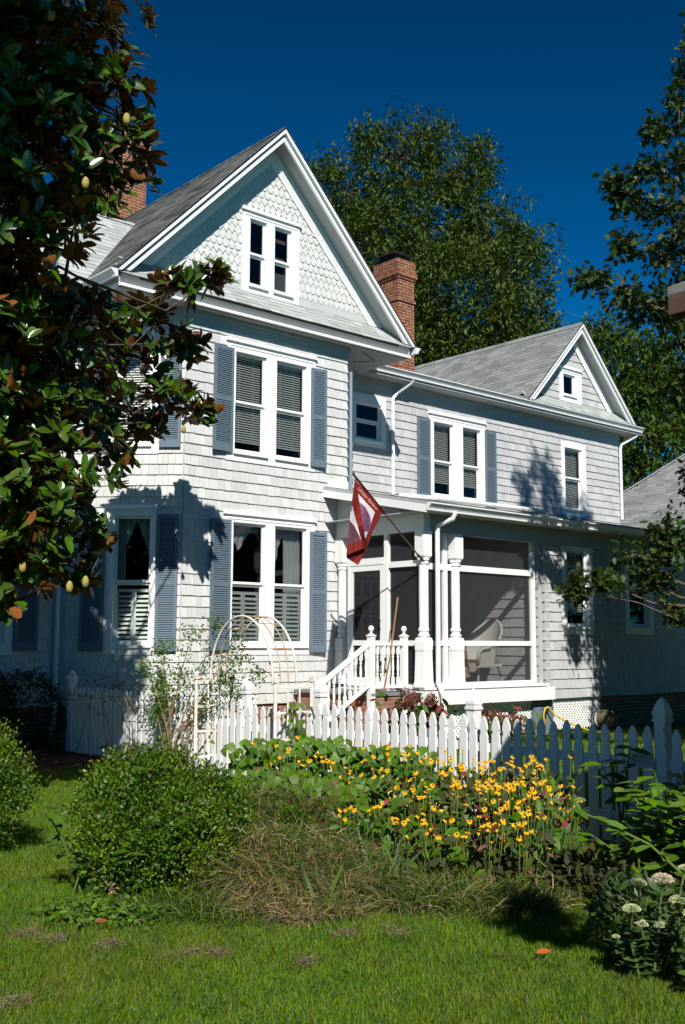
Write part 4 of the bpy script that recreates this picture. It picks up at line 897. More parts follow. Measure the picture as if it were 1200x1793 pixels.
# ------------------------------------------------------------------ neighbours
sh = thing('garden_shed', (-2.5, -13, 0), 'brown eaved shed whose roof corner shows at the right edge', 'shed')
ex, ey, ez = -3.94, -11.25, 3.70
mb = MB(); mb.prism([(ex, ez), (ex+3.2, ez+1.34), (ex+6.4, ez), (ex+6.4, ez+.05), (ex+3.2, ez+1.39), (ex, ez+.05)], 1, -17.5, ey); mb.build('roof', M['roof_mid'], sh)
mb = MB(); mb.box(ex+.0, ex+.03, -17.5, ey, ez-.12, ez-.002); mb.prism([(ex+.03, ez-.16), (ex+.03, ez-.004), (ex+3.2, ez+1.336), (ex+6.37, ez-.004), (ex+6.37, ez-.16), (ex+3.2, ez+1.18)], 1, ey-.03, ey-.0); mb.box(ex+.03, ex+.48, -17.5, ey-.03, ez-.03, ez-.012); mb.build('eave_board', M['brown_eave'], sh)
mb = MB(); mb.box(ex+.46, ex+.56, -17.4, -11.42, 0, ez-.03); mb.box(ex+5.8, ex+5.9, -17.4, -11.42, 0, ez-.03); mb.prism([(ex+.56, 0), (ex+5.8, 0), (ex+5.8, ez+.1), (ex+3.2, ez+1.2), (ex+.56, ez+.1)], 1, -11.52, -11.42); mb.prism([(ex+.56, 0), (ex+5.8, 0), (ex+5.8, ez+.1), (ex+3.2, ez+1.2), (ex+.56, ez+.1)], 1, -17.4, -17.3); 
for i in range(23):
    z_ = .05+i*.155; mb.add([(ex+.46, -17.4, z_+.158), (ex+.46, -11.42, z_+.158), (ex+.438, -11.42, z_), (ex+.438, -17.4, z_), (ex+.46, -11.42, z_), (ex+.46, -17.4, z_)], [(0, 1, 2, 3), (2, 4, 5, 3), (1, 4, 2), (0, 3, 5)])
mb.build('wall', M['tan_wall'], sh)
rb = thing('outbuilding', (22, 6, 0), 'pale hip-roofed outbuilding partly hidden behind the house on the right', 'building')
rx0, ry1 = 18.3, 9.5
h0 = on(1090, 862, 1, 4.2); h1 = on(1200, 785, 1, 4.2)
# -x facing roof plane with a hip on its far-left edge
apx, apy, apz = 24.5, 4.2, on(1290, 775, 1, 4.2)[2]
ez2 = 3.6
eaveL = (18.3, 9.5, ez2)
mb = MB()
def tri_tabs(mb, a, b, c):
    a, b, c = (np.array(v, float) for v in (a, b, c)); U = b-a; lu = np.linalg.norm(U); U /= lu; w_ = c-a; s_ = w_-U*(w_@U); ls = np.linalg.norm(s_); Sl = s_/ls; cu_ = w_@U
    tabs(mb, a, U, Sl, lu, ls, e=.16, w0=.3, w1=.4, keep=lambda p: (lambda u, s: u > cu_*s/ls-.05 and u < lu+(cu_-lu)*s/ls+.05)((p-a)@U, (p-a)@Sl))
q = [(apx-6, apy-6, ez2), (apx+6, apy-6, ez2), (apx+6, apy+6, ez2), (apx-6, apy+6, ez2)]; ap = (apx, apy, apz)
for i in range(4): tri_tabs(mb, q[i], q[(i+1) % 4], ap)
rr = mb.build('roof', M['roof_mid'], rb); mb = MB(); mb.add(list(map(lambda v: (v[0], v[1], v[2]-.01), q+[ap])), [(0, 1, 4), (1, 2, 4), (2, 3, 4), (3, 0, 4), (3, 2, 1, 0)]); mb.build('roof_deck', M['black'], rr)
mb = MB()
for i in range(4): mb.beam(np.array(q[i])+np.array([0, 0, .02]), np.array(ap)+np.array([0, 0, .02]), .22, .03)
mb.build('hip_ridge', M['roof_light'], rr)
mb = MB(); mb.box(apx-5.6, apx+5.6, apy-5.6, apy+5.6, 0, ez2-.02); mb.build('wall', M['siding2'], rb)
# ------------------------------------------------------------------ trees
def branches(mb, base, tips, r0, n=6, sag=.0):
    base = np.array(base, float)
    for t in tips:
        t = np.array(t, float); L = np.linalg.norm(t-base); mid = base+(t-base)*.5+rng.normal(size=3)*L*.06+np.array([0, 0, L*.05])
        q = base+(t-base)*.78+rng.normal(size=3)*L*.05
        mb.tube([base, mid, q, t], [r0, r0*.6, r0*.35, r0*.12], n)
def tree(name, base, top, r0, ells, label, leafm, T, L, per, k, spread, group=None, tipn=60, droop=.3, cat='tree', twig=None, pts=None, shell=.45, sun=0):
    t = thing(name, tuple(base), label, cat, group)
    base = np.array(base, float); top = np.array(top, float)
    C, O = clouds(ells, per, k, spread, shell)
    mb = MB(); n = 8; path = [base+(top-base)*i/n+(rng.normal(size=3)*np.array([.1, .1, 0])*(0 < i < n)) for i in range(n+1)]
    mb.tube(path, [r0*(1.25 if i == 0 else 1-.9*i/n) for i in range(n+1)], 10)
    for c, r in ells:
        c = np.array(c); h = min(max((c[2]-base[2]-np.linalg.norm((c-top)[:2])*.5)/(top[2]-base[2]), .15), .95); s = base+(top-base)*h
        branches(mb, s, [c], min(r0*(1-.8*h)*.32, .1*max(r)+.012))
        m_ = (np.linalg.norm((C-c)/max(r), axis=1) < 1).nonzero()[0]
        if len(m_):
            for j in rng.choice(m_, min(len(m_), tipn), replace=False): branches(mb, c+(C[j]-c)*.12, [C[j]], max(.012, r0*.07), 4)
    mb.build('trunk', M['bark'], t, True)
    n = len(C); P = np.repeat(C, k, 0)+rng.normal(size=(n*k, 3))*spread; D = np.repeat(O, k, 0)*.5+rdir(n*k)+np.array([0, 0, -droop]); N = rdir(n*k)*.8+np.array([0, 0, 1.0])+np.array([-.3, -.4, .2])*sun
    leaf_mesh('crown', P, D, N, rng.uniform(.7, 1.2, n*k)*L, T, leafm, t)
    return t
def E(px, py, Z, rw, rh, rd=None):
    s = Z/FPX; return (at(px, py, Z), (rw*s, (rd*s if rd else (rw+rh)*.5*s), rh*s))
# magnolia: whorls of long leaves at twig ends
mg = thing('magnolia_tree', tuple(at(-75, 900, 10.8)*np.array([1, 1, 0])), 'big dark magnolia with glossy leaves and pale seed pods at the left edge', 'tree')
mb_ = np.array([*at(-75, 900, 10.8)[:2], 0.])
UPR = [E(30, 60, 9.8, 195, 170), E(55, 250, 9.8, 185, 150), E(-60, -130, 9.8, 180, 180), E(-5, 420, 9.7, 150, 120), E(-190, 120, 10.4, 240, 330), E(-230, 600, 10.4, 220, 300), E(-10, 560, 9.9, 130, 110), E(235, 265, 9.7, 35, 60), E(215, 130, 9.7, 45, 55), E(190, 330, 9.7, 34, 40)]
LOW = [E(60, 690, 10.6, 120, 80), E(25, 1000, 10.2, 85, 50), E(70, 560, 10.6, 110, 70), E(115, 535, 11.0, 60, 50), E(30, 860, 10.0, 130, 90), E(-20, 1000, 10.0, 110, 70), E(-60, 640, 9.9, 120, 120), E(80, 800, 10.5, 115, 80), E(0, 720, 10.3, 120, 110), E(40, 940, 10.6, 110, 70), E(165, 930, 10.8, 50, 55), E(120, 1010, 11.0, 55, 30), E(-120, 800, 10.6, 140, 200), E(-210, 1080, 11.2, 130, 170), E(-330, 950, 11.6, 150, 260)]
FAR = [E(110, 640, 14.4, 105, 85), E(140, 725, 15.0, 90, 50), E(215, 640, 14.9, 74, 56), E(215, 560, 14.6, 45, 40), E(195, 790, 15.7, 46, 34), E(290, 690, 15.0, 58, 42), E(335, 715, 15.3, 34, 24), E(270, 570, 14.6, 48, 40), E(325, 600, 15.0, 24, 34), E(318, 500, 14.2, 46, 18), E(375, 488, 14.3, 24, 13), E(250, 750, 15.5, 32, 24)]
C1, O1 = clouds(UPR, 80, 9, .03, .2); C2, O2 = clouds(LOW, 100, 9, .03, .15); C3, O3 = clouds(FAR, 46, 9, .03, .15); C = np.concatenate([C1, C2, C3]); O = np.concatenate([O1, O2, O3]); LF = np.concatenate([np.ones(len(C1)+len(C2)), np.full(len(C3), 1.28)])
ok = np.array([p[0]+p[1] < -1.1 and p[1] < -.45 for p in C]) & (C[:, 2] > 1.85); C, O, LF = C[ok], O[ok], LF[ok]
k = 10; n = len(C); tw = unit(O*.7+rdir(n)*.5+np.array([0, 0, .55])); D0 = np.repeat(tw, k, 0); rad = rdir(n*k); rad = unit(rad-D0*(rad*D0).sum(1, keepdims=True))
D = unit(rad*rng.uniform(.6, 1.1, (n*k, 1))+D0*rng.uniform(.25, 1.0, (n*k, 1))+np.array([0, 0, -.15])); N = D0-D*.35+rdir(n*k)*.25+np.array([-.12, -.2, .2])
leaf_mesh('crown', np.repeat(C, k, 0)+rng.normal(size=(n*k, 3))*.02, D, N, rng.uniform(.12, .215, n*k)*np.repeat(LF, k), T_MAG, M['magnolia'], mg, smooth=True)
mb = MB(); mb.tube([mb_, mb_+np.array([.1, 0, 2]), mb_+np.array([0, .1, 5]), mb_+np.array([.1, 0, 9]), mb_+np.array([0, 0, 13])], [.3, .24, .19, .12, .04], 10)
for c, r in UPR+LOW+FAR:
    c = np.array(c); s = mb_+np.array([0, 0, max(1.2, c[2]*.8-.3)]); branches(mb, s, [c], .035)
    m_ = (np.linalg.norm((C-c), axis=1) < max(r)).nonzero()[0]
    for j in m_[:22]: branches(mb, c+(C[j]-c)*.1, [C[j]], .009, 4)
mb.build('trunk', M['bark'], mg, True)
pods = [(90, 25, 9.0), (72, 165, 9.0), (222, 208, 9.2), (150, 1018, 9.9), (122, 1027, 9.9), (40, 992, 9.9), (322, 752, 15.0), (150, 320, 9.1)]
for px, py, Z in pods:
    mb = MB(); c = at(px, py, Z); mb.lathe(c, [(.006, -.055), (.026, -.046), (.033, -.012), (.030, .02), (.018, .044), (.004, .055)], 12); o = mb.build('seed_pod', M['pod'], mg, True)
# background pecan
tree('pecan_tree', at(745, 1000, 38)*np.array([1, 1, 0]), at(740, 230, 38), .42,
     [E(695, 275, 38, 75, 62), E(740, 235, 38, 45, 35), E(810, 300, 38, 62, 62), E(845, 275, 38, 25, 28), E(610, 335, 38, 62, 55), E(640, 245, 38, 26, 26), E(570, 300, 38, 32, 25), E(745, 390, 38, 120, 75), E(660, 440, 37, 90, 80), E(860, 430, 37, 85, 62), E(905, 500, 37, 62, 90), E(930, 560, 37, 40, 55), E(800, 520, 36, 120, 100), E(700, 570, 36, 100, 90), E(890, 600, 36, 70, 50), E(580, 380, 38, 50, 50), E(780, 640, 36, 140, 60), E(560, 520, 38, 80, 130)],
     'tall dark green tree rising behind the roof beside the brick chimney', M['pecan'], T_NARROW, .24, 10, 26, .17, droop=.25, tipn=34, shell=.62)
tree('leafy_tree', at(1150, 1000, 44)*np.array([1, 1, 0]), at(1150, 600, 44), .35,
     [E(1045, 585, 44, 40, 34), E(1018, 620, 45, 30, 36), E(1100, 600, 44, 46, 40), E(1160, 620, 44, 50, 50), E(1085, 670, 44, 60, 50), E(1150, 690, 44, 60, 50), E(1085, 720, 44, 42, 40), E(1140, 770, 43, 60, 50), E(1110, 830, 43, 50, 50), E(1210, 730, 44, 50, 60), E(1290, 700, 44, 80, 120), E(1060, 690, 45, 30, 40)],
     'lighter green tree behind the small gable on the right', M['bright_tree'], T_NARROW, .34, 15, 14, .28, droop=.5, shell=.2)
tree('oak_tree', at(1345, 1000, 16)*np.array([1, 1, 0]), at(1335, 130, 16), .26,
     [E(1190, 185, 16, 26, 50), E(1205, 110, 16, 22, 34), E(1195, 290, 16, 24, 40), E(1198, 400, 16, 26, 50), E(1150, 225, 16, 12, 14), E(1140, 300, 16, 34, 13), E(1078, 322, 16, 14, 9), E(1108, 350, 16, 34, 17), E(1168, 372, 16, 40, 30), E(1100, 425, 16, 27, 16), E(1160, 445, 16, 46, 26), E(1035, 490, 15.8, 30, 11), E(1090, 515, 15.8, 38, 17), E(1140, 540, 16, 38, 24), E(1185, 500, 16, 32, 50), E(1188, 590, 16, 30, 50), E(1195, 680, 16, 20, 44), E(1172, 550, 16, 26, 30),
      E(1188, 950, 15.5, 36, 28), E(1125, 975, 15.5, 46, 15), E(1055, 1018, 15.3, 38, 10), E(1010, 1035, 15.2, 16, 8), E(1140, 1020, 15.5, 50, 12), E(1195, 1075, 15.5, 26, 12), E(1160, 930, 15.5, 22, 12),
      E(1330, 200, 16, 90, 140), E(1430, 300, 16, 140, 220), E(1340, 450, 16, 100, 130), E(1330, 620, 16, 90, 120), E(1340, 850, 16, 95, 120), E(1450, 700, 16, 140, 220), E(1340, 20, 16, 110, 120), E(1330, -170, 16, 68, 60), E(1395, -262, 16, 60, 62), E(1290, -300, 16, 48, 46), E(1262, -110, 16, 26, 38), E(1455, -150, 16, 84, 86), E(1360, -390, 16, 60, 50), E(1480, -330, 16, 76, 76), E(1410, -60, 16, 60, 60), E(1560, -220, 16, 80, 100), E(1285, -215, 16, 22, 26), E(1340, -70, 16, 50, 40), E(1370, 1000, 16, 100, 100), E(1345, 800, 19, 115, 200), E(1330, 1060, 19, 95, 90), E(1440, 900, 19, 150, 220), E(1500, 950, 16, 140, 150)],
     'dark oak with lobed leaves reaching in from the right edge', M['oak'], T_OAK, .125, 84, 14, .08, droop=.35, tipn=40, shell=.15)
_s = np.array([.67, 1, -.96])
def back(px, py, Z, s, r): return (at(px, py, Z)-_s*s, r)
tree('added_shade_tree', np.array([-13.2, -11.5, 0]), np.array([-10.5, -11., 12.]), .3, [back(-10, 60, 9.8, 5.2, (.95, .95, .9)), back(15, 280, 9.8, 5.0, (.85, .85, .7)), back(-120, 200, 9.8, 5, (1.3, 1.3, 1.4)), back(-20, 440, 9.8, 5.4, (.8, .8, .4))],  # added crown, set sunward of the magnolia so it falls in shade
     'unseen leafy tree added left of the camera to shade the upper magnolia', M['oak'], T_OAK, .14, 40, 12, .12, droop=.35, tipn=10, shell=.2)
BW = [(905, 1594, .08), (935, 1602, .09), (970, 1612, .10), (905, 1627, .07), (945, 1634, .09), (985, 1646, .10)]  # lawn spots to darken; the added tree's clumps sit sunward of them
tree('added_shadow_tree', np.array([-5.6, -16.2, 0]), np.array([-6.0, -15.0, 4.4]), .09, [(ground(px, py)-_s*3.7, (r, r, r*.8)) for px, py, r in BW],
     'unseen small tree added to cast the bough shadow on the lawn by the sedum', M['oak'], T_OAK, .09, 260, 10, .05, droop=.3, tipn=4, shell=.1)
# unseen tree belt added behind and right of the camera to block low sky
_th = rng.random(2600)*math.radians(215)+math.radians(41.575+90-17.5); _d = rng.uniform(17, 24, 2600)
C = np.stack([CAM[0]+np.sin(_th)*_d, CAM[1]+np.cos(_th)*_d, 10.5*rng.random(2600)*(.72+.28*np.sin(_th*9))+.3], 1)
_t = rng.random(1500); C = np.concatenate([C, np.stack([9+36*_t+rng.normal(size=1500), -24+17*_t+rng.normal(size=1500)*1.5, 11*rng.random(1500)*(.75+.25*np.sin(_t*31))+.3], 1)])
P = np.repeat(C, 9, 0)+rng.normal(size=(4100*9, 3))*.5; n = len(P)
o = leaf_mesh('sky_blocking_trees', P, rdir(n), rdir(n)+np.array([0, 0, .6]), rng.uniform(.3, .55, n), T_SMALL, M['oak']); tag(o, 'unseen belt of dark leafy trees added to block the low sky', 'trees', None, 'stuff')
# ------------------------------------------------------------------ shrubs
def shrub(name, c, lobes, n, L, leafm, label, T=T_SMALL, base=None, cat='shrub', shell=.72, group=None, core=True, stemn=14, spray=0):
    """lobes: list of (offset, radii) in world axes"""
    t = thing(name, (c[0], c[1], 0), label, cat, group); c = np.array(c, float); tot = sum(np.prod(r)**(2/3) for _, r in lobes); Ps, Os = [], []
    for off, r in lobes:
        m_ = int(n*np.prod(r)**(2/3)/tot); d = rdir(m_); r = np.array(r); bump = 1+.10*np.sin(d[:, 0]*9+off[0]*5)*np.sin(d[:, 1]*8+2)*np.cos(d[:, 2]*7)+.05*np.sin(d[:, 0]*23)*np.sin(d[:, 2]*21+d[:, 1]*17)
        bump = bump+.07*np.sin(d[:, 0]*31+1)*np.sin(d[:, 1]*29)*np.sin(d[:, 2]*33+off[1]*9)+.02*rng.normal(size=m_); rad = (shell+(1-shell)*rng.random(m_)**.5)*bump; p = c+np.array(off)+d*r*rad[:, None]; Ps.append(p); Os.append(d)
    P = np.concatenate(Ps); O = np.concatenate(Os)
    if spray: P = np.repeat(P[::spray], spray, 0)+rng.normal(size=(len(P[::spray])*spray, 3))*L*1.0+np.repeat(O[::spray], spray, 0)*rng.uniform(-.02, .045, (len(P[::spray])*spray, 1)); O = np.repeat(O[::spray], spray, 0)
    k_ = P[:, 2] > .03; P, O = P[k_], O[k_]; n = len(P)
    leaf_mesh('foliage', P, O*.8+rdir(n)*.8+np.array([0, 0, .25]), O*.7+rdir(n)*.7+np.array([0, 0, .5]), rng.uniform(.7, 1.25, n)*L, T, leafm, t)
    mb = MB()
    for i in range(stemn):
        j = rng.integers(n); b = np.array([c[0]+rng.normal()*.06, c[1]+rng.normal()*.06, 0]); mb.tube([b, b*.5+P[j]*.5+np.array([0, 0, .1]), P[j]], [.014, .009, .004], 5)
    mb.build('stem', M['bark'], t)
    return t
g = ground(290, 1560)
LB = [((0, 0, .42), (.46, .44, .40)), ((-.26, .14, .42), (.26, .30, .38)), ((.30, -.10, .50), (.24, .28, .40)), ((-.12, .30, .86), (.22, .26, .18)), ((.14, .22, .78), (.26, .26, .22)), ((-.30, .34, .66), (.2, .24, .24)), ((.02, -.22, .34), (.34, .26, .32)), ((.40, .12, .66), (.16, .2, .24)), ((-.40, -.05, .30), (.18, .2, .24)), ((.0, .05, .70), (.30, .3, .24))]
for q in range(60):
    o_, r_ = LB[rng.integers(len(LB))]; d_ = rdir(1)[0]; d_[2] = abs(d_[2])*.9-.3; w_ = rng.uniform(.06, .14); LB.append((tuple(np.array(o_)+d_*np.array(r_)*.95), (w_, w_, w_*rng.uniform(.8, 1.2)))) if q < 60 else None
LB = [((o_[0], o_[1], o_[2]*.86), (r_[0], r_[1], r_[2]*.86)) for o_, r_ in LB]
shrub('boxwood_shrub', (g[0], g[1], 0), LB, 44000, .029, M['boxwood'], 'large lumpy boxwood in the middle of the lawn left of the flower bed', spray=16)
g = ground(-62, 1500)
shrub('boxwood_shrub', (g[0], g[1], 0), [((0, 0, .45), (.44, .44, .48)), ((.1, .05, .62), (.28, .3, .3))]+[((.42*math.cos(t_)*math.sin(u_), .42*math.sin(t_)*math.sin(u_), .46+.46*math.cos(u_)), (.13, .13, .12)) for t_, u_ in zip(rng.random(34)*6.28, rng.uniform(.15, 2.0, 34))], 19000, .029, M['boxwood'], 'rounded boxwood cut off by the left edge', spray=16)
g = ground(535, 1560)
shrub('boxwood_sprout', (g[0], g[1]+.1, 0), [((0, 0, .28), (.10, .10, .26)), ((-.04, 0, .42), (.11, .1, .12))], 1800, .026, M['boxwood'], 'small boxwood sprout poking out of the dry grass', stemn=4)
g = ground(40, 1340)
shrub('evergreen_shrub', (-3.3, .75, 0), [((0, 0, .65), (.9, .45, .8)), ((1.15, .1, .55), (.6, .4, .65)), ((-1.2, 0, .8), (.9, .45, .95))], 16000, .05, M['leaf_dark'], 'dark evergreen shrub in the shade below the magnolia')
# reddish hydrangeas behind the fence
def hydrangea(px, py, y, w, h, label):
    p = on(px, py, 0, .4); c = np.array([p[0], p[1], 0]); t = thing('hydrangea', tuple(c), label, 'shrub', 'hydrangeas behind the fence'); n = 170
    P = c+rng.normal(size=(n, 3))*np.array([w*.5, w*.5, .12])+np.array([0, 0, h*.78]); D = rdir(n)+np.array([0, 0, .1]); leaf_mesh('foliage', P, D, rdir(n)*.5+np.array([-.3, -.4, .8]), rng.uniform(.09, .16, n), T_OVAL, [M['leaf_dark'], M['rusthead'], M['leaf']], t, mi=rng.choice([0, 1, 2], n, p=[.4, .35, .25]))
    m_ = 11; C = c+rng.normal(size=(m_, 3))*np.array([w*.45, w*.45, .07])+np.array([0, 0, h*.95]); q = 130; P = np.repeat(C, q, 0)+rdir(m_*q)*rng.uniform(.045, .085, (m_*q, 1)); leaf_mesh('flower_head', P, rdir(m_*q), P-np.repeat(C, q, 0), .026, T_SMALL, M['rusthead'], t, width=.034)
    mb = MB(); [mb.tube([c+np.array([0, 0, 0]), (c+x)/2+np.array([0, 0, .1]), x], .008, 5) for x in C]; mb.build('stem', M['stem'], t)
hydrangea(728, 1240, 0, .42, .95, 'hydrangea with faded red-brown heads behind the fence beside the steps')
hydrangea(872, 1262, 0, .38, .80, 'hydrangea with faded heads behind the fence before the lattice')
# rose on the arbour
rs = thing('climbing_rose', (-1.9, -3.2, 0), 'leggy green climbing rose on the left side of the arbour', 'plant')
mb = MB(); P = []; 
tips = [(-2.05, -2.75, 1.55), (-2.1, -2.45, 1.3), (-1.9, -2.5, 1.0), (-1.75, -3.0, 1.75), (-1.6, -3.3, 1.85), (-1.5, -3.6, 1.6), (-1.6, -3.9, 1.45), (-1.45, -4.05, 1.25), (-1.8, -2.9, 1.2), (-1.9, -2.45, 1.1), (-1.7, -3.3, 1.4), (-1.6, -3.6, 1.2), (-1.95, -2.6, .8), (-2.0, -2.5, .75), (-1.6, -4.0, 1.0), (-1.55, -3.5, .9), (-1.85, -2.4, 1.5)]
for tp in tips:
    b = np.array([-2.0+rng.normal()*.05, -2.85+rng.normal()*.15, 0]); tp = np.array(tp); m_ = b*.4+tp*.6+np.array([0, 0, .25]); m2 = b*.8+tp*.2+np.array([0, 0, .3]); pth = [b, m2, m_, tp, tp+np.array([rng.normal()*.1, rng.normal()*.15, .06])]; mb.tube(pth, [.011, .009, .006, .003, .002], 5)
    for u in np.linspace(.4, 1, 26):
        x = u*4; i = min(3, int(x)); P.append(np.array(pth[i])*(1-(x-i))+np.array(pth[i+1])*(x-i))
mb.build('stem', M['twig'], rs); P = np.repeat(np.array(P), 7, 0); n = len(P); P = P+rng.normal(size=(n, 3))*np.array([.07, .07, .06]); leaf_mesh('foliage', P, rdir(n), rdir(n)*.6+np.array([-.3, -.5, .8]), rng.uniform(.025, .05, n), T_OVAL, M['leaf'], rs, width=rng.uniform(.035, .06, n))
# vine up the right side of the arbour and along the left fence
vn = thing('bindweed_vine', (-1.8, -5.1, 0), 'heart-leaved vine climbing the right side of the arbour', 'plant')
n = 60; u = rng.random(n); P = np.stack([-1.75+.12*rng.normal(size=n)*.5, -5.12+.1*rng.normal(size=n), .25+u*.75], 1); leaf_mesh('foliage', P, rdir(n)*.5+np.array([-.3, -.2, -.8]), rdir(n)*.4+np.array([-.6, -.8, .4]), rng.uniform(.05, .085, n), T_HEART, M['leaf_bright'], vn)
mb = MB(); mb.tube([(-1.75, -5.1, 0), (-1.78, -5.15, .4), (-1.74, -5.05, .8), (-1.76, -5.1, 1.1)], .005, 5); mb.build('stem', M['stem'], vn)
vt = thing('bramble_vine', (-1.8, -1.0, 0), 'thin bare-stemmed bramble trailing over the shaded left fence', 'plant'); mb = MB(); P = []
for i in range(11):
    y0 = rng.uniform(-2.0, .8); pth = [np.array([-1.85, y0, 0]), np.array([-1.95, y0+rng.normal()*.4, .6+rng.random()*.4]), np.array([-1.9, y0+rng.normal()*.9, 1.05+rng.normal()*.12]), np.array([-2.0, y0+rng.normal()*1.2, .9+rng.normal()*.2])]; mb.tube(pth, [.006, .005, .004, .002], 5); P += [pth[2]*(1-a)+pth[3]*a for a in rng.random(6)]+[pth[1]*(1-a)+pth[2]*a for a in rng.random(3)]
mb.build('stem', M['twig'], vt); P = np.array(P)+rng.normal(size=(len(P), 3))*.04; n = len(P); leaf_mesh('foliage', P, rdir(n), rdir(n)+np.array([-.3, -.5, .6]), rng.uniform(.03, .06, n), T_OVAL, M['leaf'], vt, width=rng.uniform(.04, .07, n))
# ------------------------------------------------------------------ flower bed
def stems_of(P, base_spread, c, mb, r=.004):
    for p in P: mb.tube([np.array([c[0]+(p[0]-c[0])*.5, c[1]+(p[1]-c[1])*.5, 0]), p*np.array([.9, .9, .6])+np.array([c[0], c[1], 0])*np.array([.1, .1, 0]), p], r, 4)
bl = MB(); npet = 11                                          # one blossom: drooping yellow rays round a dark cone
for i in range(npet):
    a_ = 2*math.pi*i/npet+random.uniform(-.1, .1); c_, s_ = math.cos(a_), math.sin(a_); L_ = .034+random.uniform(-.004, .004); w_ = .0075
    pt = lambda r, t, z: (c_*r-s_*t, s_*r+c_*t, z)
    bl.add([pt(.006, -w_*.6, 0), pt(.006, w_*.6, 0), pt(L_*.55, w_, -.003), pt(L_*.55, -w_, -.003), pt(L_, w_*.55, -.016), pt(L_, -w_*.55, -.016)], [(0, 1, 2, 3), (3, 2, 4, 5)], 0)
bl.lathe((0, 0, -.004), [(.009, 0), (.011, .006), (.009, .013), (.003, .017)], 8, 1); blm = bpy.data.meshes.new('blossom'); blm.from_pydata(bl.v, [], bl.f); blm.materials.append(M['petal']); blm.materials.append(M['cone']); blm.polygons.foreach_set('material_index', np.array(bl.m, dtype=np.int32)); blm.update()
sun_dir = np.array([-.67, -1, .96]); 
def coneflower(c, r, h, nb, nl, label, grp, lm):
    t = thing('coneflower_plant', (c[0], c[1], 0), label, 'flower', grp)
    th = rng.random(nb)*2*math.pi; rr_ = r*np.sqrt(rng.random(nb)); P = np.stack([c[0]+rr_*np.cos(th), c[1]+rr_*np.sin(th), h*rng.uniform(.62, 1.05, nb)], 1)
    mb = MB(); stems_of(P, r, c, mb); mb.build('stem', M['stem'], t)
    for p in P:
        o = bpy.data.objects.new('blossom', blm); COL.objects.link(o); o.parent = t; o.location = (p[0]-c[0], p[1]-c[1], p[2]); s = random.uniform(.42, .74); o.scale = (s, s, s)
        d = Vector((-.35+random.uniform(-.5, .5), -.5+random.uniform(-.5, .5), .75)); o.rotation_euler = d.to_track_quat('Z', 'Y').to_euler()
    n = int(nl*1.6); th = rng.random(n)*2*math.pi; rr_ = r*1.1*np.sqrt(rng.random(n)); Q = np.stack([c[0]+rr_*np.cos(th), c[1]+rr_*np.sin(th), h*rng.uniform(.08, .88, n)], 1)
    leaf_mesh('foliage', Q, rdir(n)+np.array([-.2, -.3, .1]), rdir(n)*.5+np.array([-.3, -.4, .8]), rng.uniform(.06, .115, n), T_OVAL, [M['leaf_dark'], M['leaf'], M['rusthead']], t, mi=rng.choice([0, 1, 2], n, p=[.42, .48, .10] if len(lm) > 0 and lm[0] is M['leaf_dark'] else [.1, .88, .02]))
spots = []; NBK = 2.3
for (px, py, h, nb, nl) in [(780, 1525, .70, 9, 80), (830, 1530, .70, 13, 80), (880, 1535, .70, 13, 80), (925, 1530, .70, 12, 80), (960, 1515, .68, 9, 80), (810, 1490, .76, 11, 90), (865, 1490, .76, 13, 90), (915, 1490, .76, 13, 90), (960, 1480, .76, 9, 90), (745, 1490, .76, 8, 100), (700, 1500, .74, 7, 100), (850, 1560, .52, 7, 60), (910, 1560, .55, 9, 60), (775, 1470, .80, 8, 100), (640, 1490, .74, 7, 90), (590, 1475, .74, 7, 90), (520, 1470, .76, 6, 90), (470, 1450, .80, 5, 80), (800, 1560, .5, 6, 60), (730, 1550, .48, 5, 60), (680, 1530, .55, 5, 70), (560, 1445, .86, 5, 80), (620, 1530, .52, 4, 60), (660, 1470, .82, 7, 80), (720, 1465, .82, 7, 80)]:
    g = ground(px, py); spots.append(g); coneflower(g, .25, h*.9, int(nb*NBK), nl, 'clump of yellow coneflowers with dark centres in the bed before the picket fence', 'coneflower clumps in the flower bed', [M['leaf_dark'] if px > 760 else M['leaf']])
for px, py, h in [(455, 1440, .74), (510, 1440, .76), (570, 1440, .76), (630, 1450, .72), (690, 1455, .70), (480, 1480, .60), (545, 1490, .56), (610, 1500, .54)]:
    g = ground(px, py); t = thing('heart_leaf_vine', (g[0], g[1], 0), 'tangle of bright green heart-shaped vine leaves along the foot of the fence', 'vine', 'heart-leaved vines in the flower bed'); n = 150
    P = np.array([g[0], g[1], 0])+np.stack([rng.normal(size=n)*.17, rng.normal(size=n)*.17, h*(1-np.abs(rng.normal(size=n))*.28)], 1); P[:, 2] = np.maximum(P[:, 2], .08); leaf_mesh('foliage', P, rdir(n)*.6+np.array([-.3, -.4, -.5]), rdir(n)*.45+np.array([-.4, -.6, .75]), rng.uniform(.045, .115, n), T_HEART, M['leaf_bright'], t)
    mb = MB(); stems_of(P[:16], .1, g, mb, .004); mb.build('stem', M['stem'], t)
